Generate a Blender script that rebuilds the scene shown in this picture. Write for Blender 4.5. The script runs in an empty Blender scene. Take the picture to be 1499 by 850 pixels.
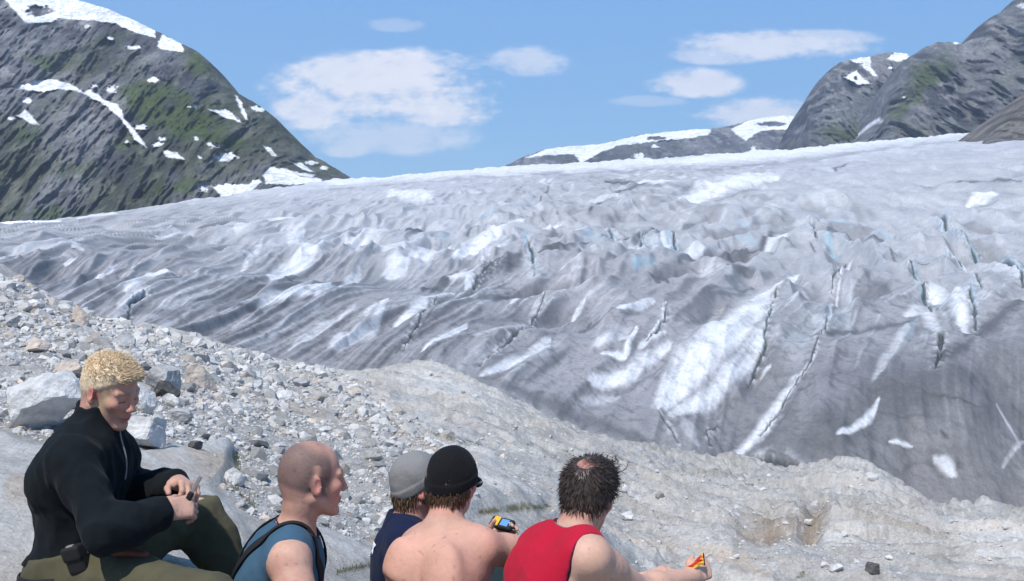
import bpy, math, random
import numpy as np
from mathutils import Vector, Matrix
rng = np.random.default_rng(7)
random.seed(7)
scene = bpy.context.scene
COL = scene.collection
F = 1608.0
HORIZON = 330.0
TH = math.atan((425 - HORIZON) / F)
CT, ST = math.cos(TH), math.sin(TH)
EYE = np.array([0.0, 0.0, 1.6])

# ------------------------------------------------------------------ geometry of the view: turns a measured direction and a distance into a place
def place(px, py, d):
    px, py, d = np.broadcast_arrays(np.asarray(px, float), np.asarray(py, float), np.asarray(d, float))
    X = (px - 749.5) / F * d
    U = -(py - 425.0) / F * d
    return np.stack([X, d * CT + U * ST, U * CT - d * ST], -1) + EYE

def rel_height(py, d):
    return -(py - 425.0) / F * d * CT - d * ST

def row_of(q, d):
    return 425.0 - F * (q + d * ST) / CT / d

# ------------------------------------------------------------------ noise
_perm = rng.permutation(256)
PERM = np.concatenate([_perm, _perm, _perm]).astype(np.int64)
_g = rng.normal(size=(256, 3)); GRAD = _g / np.linalg.norm(_g, axis=1)[:, None]

def perlin(P):
    P = np.asarray(P, float)
    i = np.floor(P).astype(np.int64); f = P - i; i &= 255
    w = f * f * f * (f * (f * 6 - 15) + 10)
    out = 0
    for a in (0, 1):
        wa = w[..., 0] if a else 1 - w[..., 0]
        pa = PERM[i[..., 0] + a]
        for b in (0, 1):
            wb = w[..., 1] if b else 1 - w[..., 1]
            pb = PERM[pa + i[..., 1] + b]
            for c in (0, 1):
                wc = w[..., 2] if c else 1 - w[..., 2]
                g = GRAD[PERM[pb + i[..., 2] + c] & 255]
                dt = g[..., 0] * (f[..., 0] - a) + g[..., 1] * (f[..., 1] - b) + g[..., 2] * (f[..., 2] - c)
                out = out + wa * wb * wc * dt
    return out * 1.5

def fbm(P, octv=4, gain=0.5, lac=2.03):
    P = np.asarray(P, float); s = 0; a = 1.0; n = 0
    for o in range(octv):
        s = s + a * perlin(P + o * 17.31); n += a
        P = P * lac; a *= gain
    return s / n * 1.4

def ridged(P, octv=4, gain=0.5, lac=2.03):
    P = np.asarray(P, float); s = 0; a = 1.0; n = 0
    for o in range(octv):
        s = s + a * (1 - np.abs(perlin(P + o * 11.7)) * 2); n += a
        P = P * lac; a *= gain
    return s / n

def xyz(x, y, z=0.0):
    x, y, z = np.broadcast_arrays(x, y, z)
    return np.stack([x, y, z], -1)

def sstep(a, b, x):
    t = np.clip((x - a) / (b - a), 0, 1)
    return t * t * (3 - 2 * t)

def mixc(c, col, m):
    return c * (1 - m[..., None]) + np.asarray(col, float) * m[..., None]

def poly_sd(x, y, poly):
    """signed distance to a polygon, positive inside"""
    p = np.asarray(poly, float); n = len(p)
    best = np.full(x.shape, 1e18); inside = np.zeros(x.shape, bool)
    for i in range(n):
        ax, ay = p[i]; bx, by = p[(i + 1) % n]
        ex, ey = bx - ax, by - ay
        t = np.clip(((x - ax) * ex + (y - ay) * ey) / (ex * ex + ey * ey + 1e-9), 0, 1)
        best = np.minimum(best, (x - ax - t * ex) ** 2 + (y - ay - t * ey) ** 2)
        if ay != by:
            c = ((ay > y) != (by > y)) & (x < (bx - ax) * (y - ay) / (by - ay) + ax)
            inside ^= c
    d = np.sqrt(best)
    return np.where(inside, d, -d)

def stroke(x, y, pts, w, out, taper=True):
    """1 on a tapered polyline, falling to 0 at its half width; max-combined into out"""
    pts = np.asarray(pts, float)
    lo = pts.min(0) - w - 3; hi = pts.max(0) + w + 3
    m = (x > lo[0]) & (x < hi[0]) & (y > lo[1]) & (y < hi[1])
    if not m.any():
        return m, None
    xs, ys = x[m], y[m]
    seg = np.linalg.norm(np.diff(pts, axis=0), axis=1); L = seg.sum(); s0 = 0
    best = np.zeros(xs.shape)
    for i in range(len(pts) - 1):
        ax, ay = pts[i]; ex, ey = pts[i + 1] - pts[i]
        t = np.clip(((xs - ax) * ex + (ys - ay) * ey) / (ex * ex + ey * ey + 1e-9), 0, 1)
        d = np.hypot(xs - ax - t * ex, ys - ay - t * ey)
        s = (s0 + t * seg[i]) / L
        ww = w * (0.35 + 0.65 * np.sin(np.pi * np.clip(s * 0.86 + 0.07, 0, 1)) ** 0.7) if taper else w
        best = np.maximum(best, np.clip(1 - d / ww, 0, 1))
        s0 += seg[i]
    out[m] = np.maximum(out[m], best)
    return m, best

def fold_stroke(x, y, pts, w):
    """a fold in the ice along a polyline: bright mask with a soft upper and a crisp lower edge, and the ramp that rises to the fold"""
    pts = np.asarray(pts, float)
    lo = pts.min(0) - 4.2 * w - 3; hi = pts.max(0) + 4.2 * w + 3
    m = (x > lo[0]) & (x < hi[0]) & (y > lo[1]) & (y < hi[1])
    if not m.any(): return m, None, None
    xs, ys = x[m], y[m]
    if pts[0, 0] > pts[-1, 0]: pts = pts[::-1]
    seg = np.linalg.norm(np.diff(pts, axis=0), axis=1); L = seg.sum(); s0 = 0
    bd = np.full(xs.shape, 1e9); sgn = np.ones(xs.shape); ss = np.zeros(xs.shape)
    for i in range(len(pts) - 1):
        ax, ay = pts[i]; ex, ey = pts[i + 1] - pts[i]
        t = np.clip(((xs - ax) * ex + (ys - ay) * ey) / (ex * ex + ey * ey + 1e-9), 0, 1)
        d = np.hypot(xs - ax - t * ex, ys - ay - t * ey); k = d < bd
        cr = ex * (ys - ay) - ey * (xs - ax)                 # positive below or right of the line
        bd = np.where(k, d, bd); sgn = np.where(k, np.sign(cr), sgn); ss = np.where(k, (s0 + t * seg[i]) / L, ss); s0 += seg[i]
    tp = 0.3 + 0.7 * np.sin(np.pi * np.clip(ss * .86 + .07, 0, 1)) ** .7
    b = np.clip(1 - bd / (w * tp * np.where(sgn > 0, .85, 1.75)), 0, 1)
    r = np.where(sgn > 0, np.clip(1 - bd / (.8 * w), 0, 1), np.clip(1 - bd / (3.8 * w), 0, 1)) * np.sin(np.pi * np.clip(ss, 0.0, 1.0)) ** .8
    return m, b, r

class RBF:
    def __init__(self, pts, val, smooth=1e-4):
        self.p = np.asarray(pts, float); n = len(self.p)
        K = self.k(self.p, self.p) + np.eye(n) * smooth
        Q = np.c_[np.ones(n), self.p]
        A = np.zeros((n + 3, n + 3)); A[:n, :n] = K; A[:n, n:] = Q; A[n:, :n] = Q.T
        self.w = np.linalg.solve(A, np.r_[np.asarray(val, float), 0, 0, 0])
    @staticmethod
    def k(a, b):
        r2 = ((a[:, None, :] - b[None]) ** 2).sum(-1)
        return 0.5 * r2 * np.log(r2 + 1e-12)
    def __call__(self, x, y):
        x, y = np.broadcast_arrays(x, y)
        P = np.c_[np.ravel(x), np.ravel(y)]; out = np.empty(len(P)); n = len(self.p)
        for i in range(0, len(P), 100000):
            q = P[i:i + 100000]
            out[i:i + 100000] = self.k(q, self.p) @ self.w[:n] + self.w[n] + q @ self.w[n + 1:]
        return out.reshape(np.shape(x))

# ------------------------------------------------------------------ mesh making
def make_mesh(name, V, faces, mat=None, col=None, smooth=True, attrs=None):
    """faces: (n,k) int array, or list of such arrays"""
    V = np.asarray(V, np.float32).reshape(-1, 3)
    fl = faces if isinstance(faces, list) else [faces]
    fl = [np.asarray(f, np.int32) for f in fl if len(f)]
    me = bpy.data.meshes.new(name)
    me.vertices.add(len(V)); me.vertices.foreach_set('co', V.ravel())
    nl = sum(f.size for f in fl); nf = sum(len(f) for f in fl)
    me.loops.add(nl); me.loops.foreach_set('vertex_index', np.concatenate([f.ravel() for f in fl]))
    me.polygons.add(nf)
    tot = np.concatenate([np.full(len(f), f.shape[1], np.int32) for f in fl])
    me.polygons.foreach_set('loop_start', np.r_[0, np.cumsum(tot)[:-1]].astype(np.int32))
    me.polygons.foreach_set('loop_total', tot)
    me.polygons.foreach_set('use_smooth', np.full(nf, smooth, bool))
    if col is not None:
        a = me.color_attributes.new('Col', 'FLOAT_COLOR', 'POINT')
        c = np.ones((len(V), 4), np.float32); c[:, :3] = np.clip(np.asarray(col).reshape(-1, 3), 0, 1)
        a.data.foreach_set('color', c.ravel())
    for k, v in (attrs or {}).items():
        a = me.attributes.new(k, 'FLOAT', 'POINT'); a.data.foreach_set('value', np.asarray(v, np.float32).ravel())
    me.update(calc_edges=True)
    me.validate()
    if mat: me.materials.append(mat)
    return me

def add_obj(name, me, parent=None, loc=None):
    o = bpy.data.objects.new(name, me); COL.objects.link(o)
    if loc is not None: o.location = loc
    if parent is not None:
        o.parent = parent
        if loc is None: o.matrix_parent_inverse = Matrix.Translation(-Vector(parent.location))
    return o

def tag(o, label=None, cat=None, group=None, kind=None):
    if label: o['label'] = label
    if cat: o['category'] = cat
    if group: o['group'] = group
    if kind: o['kind'] = kind
    return o

def grid_faces(nr, nc):
    i = np.arange(nr * nc).reshape(nr, nc)
    return np.stack([i[:-1, :-1], i[:-1, 1:], i[1:, 1:], i[1:, :-1]], -1).reshape(-1, 4)

# ------------------------------------------------------------------ materials
class NT:
    def __init__(self, name, world=False):
        if world:
            self.m = bpy.data.worlds.new(name); scene.world = self.m
        else:
            self.m = bpy.data.materials.new(name)
        self.m.use_nodes = True
        self.t = self.m.node_tree; self.t.nodes.clear()
    def n(self, typ, **kw):
        nd = self.t.nodes.new(typ); ins = kw.pop('ins', {})
        for k, v in kw.items(): setattr(nd, k, v)
        for k, v in ins.items(): self.put(nd.inputs[k], v)
        return nd
    def put(self, sock, v):
        if hasattr(v, 'links') or isinstance(v, bpy.types.NodeSocket): self.t.links.new(v, sock)
        else: sock.default_value = v
    def math(self, op, a, b=None, c=None, clamp=False):
        nd = self.n('ShaderNodeMath', operation=op, use_clamp=clamp)
        self.put(nd.inputs[0], a)
        if b is not None: self.put(nd.inputs[1], b)
        if c is not None: self.put(nd.inputs[2], c)
        return nd.outputs[0]
    def mix(self, fac, a, b, blend='MIX'):
        nd = self.n('ShaderNodeMix', data_type='RGBA', blend_type=blend)
        self.put(nd.inputs[0], fac)
        self.put(nd.inputs[6], a if not isinstance(a, tuple) else (*a, 1)[:4])
        self.put(nd.inputs[7], b if not isinstance(b, tuple) else (*b, 1)[:4])
        return nd.outputs[2]
    def rng(self, v, a, b, c, d):
        nd = self.n('ShaderNodeMapRange')
        for i, x in enumerate((v, a, b, c, d)): self.put(nd.inputs[i], x)
        return nd.outputs[0]
    def noise(self, vec, scale, detail=6, rough=0.6, out=0):
        nd = self.n('ShaderNodeTexNoise', ins={'Vector': vec, 'Scale': scale, 'Detail': detail, 'Roughness': rough})
        return nd.outputs[out]
    def vmul(self, vec, s):
        nd = self.n('ShaderNodeMapping', ins={'Vector': vec, 'Scale': s}); return nd.outputs[0]

def surf(name, scales=((3.0, 0.3, 0.02),), rough=0.85, spec=0.25, col=None, attr=True, sss=0.0, sssr=(0.01, 0.004, 0.002), voro=None, coords='Object', randcol=0.0, sheen=0.0, stretch=(1, 1, 1), vein=0.0):
    """scales: (noise scale, colour modulation, bump distance)"""
    s = NT(name)
    tc = s.n('ShaderNodeTexCoord').outputs[coords]
    vec = s.vmul(tc, stretch)
    base = s.n('ShaderNodeVertexColor', layer_name='Col').outputs[0] if attr else (*col, 1)
    if not attr:
        base = s.n('ShaderNodeRGB').outputs[0]; base.default_value = (*col, 1)
    nrm = None
    for sc, cm, bd in scales:
        nz = s.noise(vec, sc, 8, 0.65)
        if cm:
            f = s.rng(nz, 0.25, 0.75, 1 - cm, 1 + cm)
            cc = s.n('ShaderNodeCombineColor'); [s.put(cc.inputs[i], f) for i in range(3)]
            base = s.mix(1.0, base, cc.outputs[0], 'MULTIPLY')
        if bd:
            b = s.n('ShaderNodeBump', ins={'Strength': 1.0, 'Distance': bd, 'Height': nz})
            if nrm is not None: s.put(b.inputs['Normal'], nrm)
            nrm = b.outputs[0]
    if voro:
        vs, cm, bd = voro
        v = s.n('ShaderNodeTexVoronoi', feature='F1', ins={'Vector': vec, 'Scale': vs})
        if cm:
            sep = s.n('ShaderNodeSeparateColor', ins={0: v.outputs['Color']})
            f = s.rng(sep.outputs[0], 0, 1, 1 - cm, 1 + cm)
            cc = s.n('ShaderNodeCombineColor'); [s.put(cc.inputs[i], f) for i in range(3)]
            base = s.mix(1.0, base, cc.outputs[0], 'MULTIPLY')
        b = s.n('ShaderNodeBump', invert=True, ins={'Strength': 1.0, 'Distance': bd, 'Height': v.outputs['Distance']})
        if nrm is not None: s.put(b.inputs['Normal'], nrm)
        nrm = b.outputs[0]
    if randcol:
        oi = s.n('ShaderNodeObjectInfo').outputs['Random']
        f = s.rng(oi, 0, 1, 1 - randcol, 1 + randcol)
        cc = s.n('ShaderNodeCombineColor'); [s.put(cc.inputs[i], f) for i in range(3)]
        base = s.mix(1.0, base, cc.outputs[0], 'MULTIPLY')
    p = s.n('ShaderNodeBsdfPrincipled', ins={'Base Color': base, 'Roughness': rough, 'Specular IOR Level': spec})
    if nrm is not None: s.put(p.inputs['Normal'], nrm)
    if sss:
        p.inputs['Subsurface Weight'].default_value = sss; p.inputs['Subsurface Radius'].default_value = sssr; p.inputs['Subsurface Scale'].default_value = 1.0
    if sheen: p.inputs['Sheen Weight'].default_value = sheen
    o = s.n('ShaderNodeOutputMaterial'); s.t.links.new(p.outputs[0], o.inputs[0])
    return s.m

# ================================================================== camera, sky, sun
cam = bpy.data.cameras.new('camera'); camo = bpy.data.objects.new('camera', cam); COL.objects.link(camo)
camo.location = EYE; camo.rotation_euler = (math.pi / 2 - TH, 0, 0)
cam.sensor_width = 36; cam.lens = 36 * F / 1499; cam.clip_start = 0.05; cam.clip_end = 30000
scene.camera = camo
SUN = Vector((-0.24, -0.46, 0.855)).normalized()
sl = bpy.data.lights.new('sun', 'SUN'); so = bpy.data.objects.new('sun', sl); COL.objects.link(so)
sl.energy = 5.0; sl.angle = math.radians(0.55); sl.color = (1.0, 0.95, 0.88)
so.rotation_euler = SUN.to_track_quat('Z', 'Y').to_euler()
so.location = (-30, -30, 60)

w = NT('World', world=True)
sky = w.n('ShaderNodeTexSky', sky_type='NISHITA', sun_disc=False)
sky.sun_elevation = math.asin(SUN.z); sky.sun_rotation = math.atan2(SUN.x, SUN.y)
sky.altitude = 600; sky.air_density = 1.0; sky.dust_density = 0.6; sky.ozone_density = 1.6
gen = w.n('ShaderNodeTexCoord').outputs['Generated']
sp = w.n('ShaderNodeSeparateXYZ', ins={0: gen})
yy = w.math('MAXIMUM', sp.outputs[1], 0.02)
cu = w.math('DIVIDE', sp.outputs[0], yy); cv = w.math('DIVIDE', sp.outputs[2], yy)
def sky_uv(px, py):
    P = place(px, py, 1000.0) - EYE
    return P[0] / P[1], P[2] / P[1]
# clouds: (px, py, half width, half height, strength)
CLOUDS = [(556, 132, 158, 46, 1.0), (600, 96, 100, 24, 1.0), (470, 155, 70, 34, .9), (640, 158, 88, 30, .9), (500, 112, 84, 28, .95),
          (570, 198, 120, 26, .5), (508, 219, 40, 11, .5), (768, 90, 66, 20, .62), (578, 36, 40, 10, .28),
          (1130, 66, 135, 20, .85), (1050, 80, 66, 13, .6), (1205, 56, 76, 12, .6), (1018, 122, 62, 20, .85), (950, 148, 56, 8, .3), (1120, 168, 105, 22, .75)]
vec = w.n('ShaderNodeCombineXYZ', ins={0: cu, 1: w.math('MULTIPLY', cv, 1.9), 2: 0.37}).outputs[0]
nz1 = w.noise(vec, 10.0, 9, 0.6); nz2 = w.noise(vec, 38.0, 9, 0.62)
nz3 = w.noise(vec, 110.0, 5, 0.6)
wob = w.math('ADD', w.math('MULTIPLY', w.math('SUBTRACT', nz3, 0.5), 0.8), w.math('ADD', w.math('MULTIPLY', w.math('SUBTRACT', nz1, 0.5), 3.2), w.math('MULTIPLY', w.math('SUBTRACT', nz2, 0.5), 2.6)))
total = None
for (px, py, a, b, st) in CLOUDS:
    u0, v0 = sky_uv(px, py); a /= F; b /= F
    du = w.math('MULTIPLY', w.math('SUBTRACT', cu, float(u0)), 1 / a); dv = w.math('MULTIPLY', w.math('SUBTRACT', cv, float(v0)), 1 / b)
    r2 = w.math('ADD', w.math('MULTIPLY', du, du), w.math('MULTIPLY', dv, dv))
    e = w.math('ADD', w.math('SUBTRACT', 1.0, r2), wob)
    fl = w.math('MAXIMUM', w.math('SUBTRACT', 1.9, r2), 0.0, clamp=True)
    e = w.n('ShaderNodeMapRange', interpolation_type='SMOOTHSTEP', ins={0: e, 1: -0.55, 2: 0.85, 3: 0.0, 4: st}).outputs[0]
    e = w.math('MULTIPLY', e, fl)
    total = e if total is None else w.math('MAXIMUM', total, e)
shade = w.rng(nz2, 0.3, 0.7, 0.93, 1.03)
cc = w.n('ShaderNodeCombineColor', ins={0: w.math('MULTIPLY', shade, 11.2), 1: w.math('MULTIPLY', shade, 11.2), 2: w.math('MULTIPLY', shade, 11.8)})
hs = w.n('ShaderNodeHueSaturation', ins={'Hue': 0.5, 'Saturation': 1.12, 'Value': 1.22, 'Fac': 1.0, 'Color': sky.outputs[0]})
elev = w.rng(cv, 0.0, 0.30, 0.0, 1.0)
blue = w.mix(elev, (2.9, 6.35, 10.8), (1.55, 4.45, 9.6))
skyb = w.mix(0.72, hs.outputs[0], blue)
skyc = w.mix(w.math('MULTIPLY', total, 0.93), skyb, cc.outputs[0])
bg = w.n('ShaderNodeBackground', ins={'Color': skyc, 'Strength': 0.10})
wo = w.n('ShaderNodeOutputWorld'); w.t.links.new(bg.outputs[0], wo.inputs[0])

scene.view_settings.view_transform = 'Standard'; scene.view_settings.look = 'None'
scene.view_settings.exposure = 0.0; scene.view_settings.gamma = 1.0; scene.view_settings.use_curve_mapping = False

# ================================================================== foreground rock and scree
RIDGE = np.array([(-700, 60, 34), (-300, 230, 34), (-120, 330, 33), (-40, 362, 33), (0, 384, 32), (22, 398, 32), (40, 414, 32), (70, 432, 32), (110, 452, 32), (200, 474, 32), (290, 493, 32), (390, 523, 33), (460, 541, 33), (520, 545, 33.5), (575, 536, 34), (640, 533, 34.5), (690, 556, 35),
                  (740, 583, 35.5), (790, 604, 36), (850, 631, 37), (900, 648, 37.5), (935, 656, 38), (950, 650, 38), (965, 660, 38.5), (1000, 666, 39), (1040, 667, 39), (1080, 676, 40), (1115, 688, 40), (1150, 692, 40), (1185, 691, 40), (1210, 682, 39.5),
                  (1235, 678, 39), (1260, 682, 39), (1285, 695, 38.5), (1310, 711, 38), (1340, 727, 38), (1365, 738, 38), (1420, 742, 40), (1470, 744, 42), (1530, 746, 42), (1700, 750, 43), (2300, 760, 43)], float)
def ridge_d(px): return np.interp(px, RIDGE[:, 0], RIDGE[:, 2])
GC = []                                   # (px, d, height relative to the eye)
for px, py, d in RIDGE: GC.append((px, d, rel_height(py, d)))
for px, py, d in [(0, 640, 4.7), (0, 560, 7.2), (0, 500, 11), (0, 440, 19), (120, 640, 5.0), (120, 560, 7.6), (120, 500, 14), (300, 650, 6), (300, 560, 11), (300, 520, 20), (450, 770, 5.2), (450, 650, 8.5), (450, 580, 16),
                  (550, 850, 4.9), (560, 760, 6.3), (600, 640, 14), (600, 580, 24), (690, 680, 9.5), (750, 720, 8.6), (750, 640, 21), (800, 740, 8.6), (860, 700, 20), (940, 770, 13), (940, 850, 8.5), (940, 700, 26),
                  (1060, 780, 15.5), (1110, 730, 29), (1120, 800, 14), (1200, 850, 10.5), (1200, 770, 20), (1230, 715, 30), (1330, 800, 17), (1330, 760, 26), (1400, 850, 12), (1499, 850, 12.5), (1499, 790, 24), (1700, 850, 13), (1700, 790, 25),
                  (-200, 640, 4.4), (-200, 480, 11), (-500, 600, 4.4), (-500, 400, 12), (2100, 850, 14), (2100, 800, 26)]:
    GC.append((px, d, rel_height(py, d)))
for px, d, q in [(110, 3.4, -1.15), (330, 3.4, -1.32), (420, 3.55, -1.52), (300, 4.4, -1.22), (560, 3.6, -1.62), (600, 4.1, -1.63), (660, 3.65, -1.58), (790, 3.3, -1.44), (950, 3.6, -1.75), (1000, 4.6, -2.0), (1300, 4.5, -2.1), (1499, 4.5, -2.2), (1800, 5, -2.4),
                 (750, 1.2, -1.6), (-300, 1.2, -1.5), (1800, 1.2, -1.7), (750, 0.4, -1.6), (-900, 0.4, -1.5), (2400, 0.4, -1.7), (-300, 2.5, -1.2), (2300, 4, -2.3)]:
    GC.append((px, d, q))
GC = np.array(GC)
g_rbf = RBF(np.c_[GC[:, 0] / 420, np.log(GC[:, 1]) * 1.6], GC[:, 2], 1e-3)

SLABS = [[(-90, 610), (0, 632), (60, 652), (120, 678), (200, 664), (290, 652), (332, 650), (347, 668), (332, 700), (318, 716), (352, 752), (372, 800), (360, 880), (-90, 880)],
         [(686, 662), (712, 664), (742, 690), (772, 716), (804, 740), (790, 752), (730, 752), (690, 762), (600, 780), (600, 740), (640, 700)],
         [(436, 775), (470, 772), (520, 790), (556, 806), (552, 836), (500, 838), (440, 830)],
         [(575, 560), (600, 538), (650, 532), (690, 556), (738, 588), (760, 620), (700, 612), (640, 590)],
         [(1196, 700), (1212, 682), (1240, 677), (1262, 684), (1290, 706), (1330, 735), (1290, 748), (1230, 730)],
         [(1175, 800), (1215, 768), (1255, 775), (1265, 800), (1220, 818)], [(985, 790), (1040, 800), (1130, 838), (1150, 860), (1060, 860), (1000, 815)],
         [(1385, 730), (1420, 712), (1455, 722), (1470, 750), (1430, 775), (1390, 765)], [(1380, 780), (1499, 770), (1620, 800), (1620, 860), (1420, 860)], [(815, 735), (880, 770), (980, 800), (960, 830), (880, 800), (800, 760)]]
BROWN = [[(1062, 790), (1082, 762), (1130, 755), (1165, 772), (1150, 805), (1130, 818), (1085, 812)], [(1166, 772), (1180, 750), (1206, 740), (1214, 756), (1196, 800), (1172, 806)], [(1225, 748), (1258, 742), (1262, 758), (1232, 765)],
         [(984, 690), (1000, 684), (1022, 694), (1018, 702), (1000, 698)]]
PINK = [[(1000, 792), (1060, 802), (1136, 836), (1120, 846), (1050, 824), (1004, 806)], [(0, 690), (60, 690), (90, 720), (60, 745), (0, 735)], [(880, 770), (990, 795), (1000, 812), (900, 790)], [(210, 485), (290, 500), (330, 512), (300, 514), (215, 500)], [(520, 690), (580, 700), (640, 690), (600, 720)], [(560, 630), (650, 640), (740, 690), (640, 668)], [(270, 655), (340, 655), (345, 690), (300, 700)]]
MOSS = [([(345, 662), (350, 690), (344, 716)], 9), ([(700, 750), (750, 744), (800, 740)], 8), ([(490, 836), (520, 830), (548, 826)], 5), ([(520, 604), (560, 612)], 5), ([(322, 700), (345, 716), (370, 740)], 4), ([(1170, 845), (1180, 838)], 5), ([(520, 600), (590, 625), (700, 650)], 2.5)]

def ground_height(px, d, detail=True):
    """height relative to the eye, and the slab mask"""
    q = g_rbf(px / 420, np.log(d) * 1.6)
    rd = ridge_d(px)
    q0 = g_rbf(px / 420, np.log(np.minimum(d, rd)) * 1.6)
    q = np.where(d > rd, q0 - (d - rd) * 0.62 - 0.02 * (d - rd) ** 2, q0)
    py = row_of(q, d)
    W = place(px, py, d)
    wx = px + 9 * perlin(xyz(px / 30, py / 22, 1.5)); wy = py + 5 * perlin(xyz(px / 26, py / 18, 7.5))
    sl = np.zeros(px.shape)
    for p in SLABS: sl = np.maximum(sl, sstep(-3 - d * .4, 9 + d * .9, poly_sd(wx, wy, p)))
    br = np.zeros(px.shape)
    for p in BROWN: br = np.maximum(br, sstep(-14, 24, poly_sd(px, py, p)))
    near = sstep(4.2, 6.5, d)
    scale = np.clip(d / 14, 0.3, 1.6)
    if detail:
        x, y = W[..., 0], W[..., 1]
        n1 = fbm(xyz(x / 3.1, y / 4.5, 0.3), 3); n2 = ridged(xyz(x / 0.9, y / 1.2, 2.2), 4) - 0.5; n3 = fbm(xyz(x / .16, y / .2, 3.1), 4)
        rough = (1 - 0.6 * sl)
        q = q + near * ((0.16 + .16 * sstep(700, 1000, px)) * n1 * np.clip(d / 12, .4, 1.3) + 0.10 * n2 * rough * scale + 0.028 * n3 * rough)
        # bedding ledges running down to the right
        led = ridged(xyz((x * 0.35 + y * 0.9) / 1.4, (x - y * .3) / 9, 5.0), 3)
        q = q + near * (0.10 + .08 * sstep(800, 1000, px)) * scale * sstep(0.62, 0.9, led) * (px > 420)
    q = q + 0.15 * np.minimum(scale, .55) * sl * near + 0.02 * sl
    q = q - 0.24 * scale * br
    return q, sl, br

cols = np.r_[np.linspace(-700, -20, 110), np.linspace(-18, 1518, 960), np.linspace(1522, 2300, 110)]
rows = np.r_[np.exp(np.linspace(np.log(0.45), np.log(4.0), 40))[:-1], np.exp(np.linspace(np.log(4.0), np.log(43.5), 470)), np.linspace(44, 75, 30)]
PX, D = np.meshgrid(cols, rows)
Q, SLM, BRM = ground_height(PX, D)
PY = row_of(Q, D)
V = place(PX, PY, D)
x, y = V[..., 0], V[..., 1]
nA = fbm(xyz(x / 2.4, y / 3.2, 9.1), 4); nB = fbm(xyz(x / .5, y / .7, 4.1), 4); nC = fbm(xyz(x / 6, y / 9, 2.7), 3)
c = np.ones(PX.shape + (3,)) * np.array([0.46, 0.435, 0.405])
c = mixc(c, (0.33, 0.315, 0.29), sstep(-0.1, 0.5, nA) * 0.8)
c = mixc(c, (0.56, 0.54, 0.51), sstep(0.0, 0.5, -nB) * 0.6)
c = mixc(c, (0.47, 0.40, 0.33), sstep(0.12, 0.5, nC) * 0.45)
c = mixc(c, (0.66, 0.635, 0.60), SLM * 0.85)
band = fbm(xyz((x * .4 + y) / .35, x / 3.0, 6.6), 3)
c = mixc(c, (0.53, 0.45, 0.385), SLM * sstep(0.1, 0.45, band) * 0.6)
c = mixc(c, (0.45, 0.44, 0.43), SLM * sstep(0.2, 0.5, -band) * 0.6)
wx = PX + 10 * perlin(xyz(x / .4, y / .5, 8.8)); wy = PY + 5 * perlin(xyz(x / .4, y / .5, 3.8))
for p in PINK: c = mixc(c, (0.54, 0.425, 0.32), sstep(-4, 8, poly_sd(wx, wy, p)) * 0.6)
c = mixc(c, (0.29, 0.225, 0.17), BRM * 0.95)
ms = np.zeros(PX.shape)
for pts, wd in MOSS: stroke(wx, wy, pts, wd, ms)
c = mixc(c, (0.12, 0.11, 0.045), sstep(0.1, 0.7, ms) * 0.85)
farm = sstep(18, 36, D) * sstep(500, 900, PX)
c = mixc(c, (0.37, 0.36, 0.34), farm * 0.5)
crack = sstep(0.80, 0.95, ridged(xyz((x * .5 + y) / 1.1, (x - y * .4) / 3.3, 1.1), 3))
c = mixc(c, (0.2, 0.18, 0.16), crack * 0.55 * sstep(4, 6, D))
cr2 = sstep(.83, .95, ridged(xyz((x * .45 + y) / .42, (x - y * .4) / 1.3, 21.1), 3)) * sstep(-.1, .2, nA)
c = mixc(c, (0.16, 0.145, 0.13), cr2 * .5 * sstep(4, 6, D) * (1 - .5 * SLM))
gsp = fbm(xyz(x / .12, y / .16, 2.9), 3)
c = mixc(c, (0.26, 0.25, 0.24), sstep(.12, .4, gsp) * .3 * (1 - .6 * SLM))
c = mixc(c, (0.58, 0.57, 0.55), sstep(.14, .4, -gsp) * .45)
c = c * np.array([1.04, 1.035, 1.02])
m_ground = surf('weathered_rock', ((1.1, .12, 0), (6.0, .18, .07), (26.0, .24, .03), (90., .2, .010)), rough=.92, spec=.2)
me = make_mesh('ground', V, grid_faces(*PX.shape), m_ground, c)
gobj = tag(add_obj('ground', me), kind='structure')

def ground_point(px, py, dmin=4.0):
    """first place where the ground is met in that direction"""
    ds = np.exp(np.linspace(np.log(dmin), np.log(44), 700))
    q, _, _ = ground_height(np.full(ds.shape, float(px)), ds)
    r = row_of(q, ds)
    k = np.where(r <= py)[0]
    i = k[0] if len(k) else int(np.argmin(r))
    return ds[i], place(px, r[i], ds[i])

# base terrain under everything
n = 48; a = np.linspace(0, 2 * np.pi, n, endpoint=False)
rr = np.array([1.0, 60, 400, 2200, 4400])
Vb = np.concatenate([[[0, 0, -40]]] + [np.c_[np.cos(a) * r, np.sin(a) * r + 0, np.full(n, -30.0 if r < 70 else -34.0)] for r in rr])
fb = [np.array([[0, 1 + i, 1 + (i + 1) % n] for i in range(n)])]
fq = []
for k in range(len(rr) - 1):
    for i in range(n): fq.append((1 + k * n + i, 1 + (k + 1) * n + i, 1 + (k + 1) * n + (i + 1) % n, 1 + k * n + (i + 1) % n))
fb.append(np.array(fq))
m_base = surf('valley_floor', ((.02, .3, 0),), attr=False, col=(.22, .21, .19))
tag(add_obj('terrain', make_mesh('terrain', Vb, fb, m_base)), kind='structure')

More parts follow.
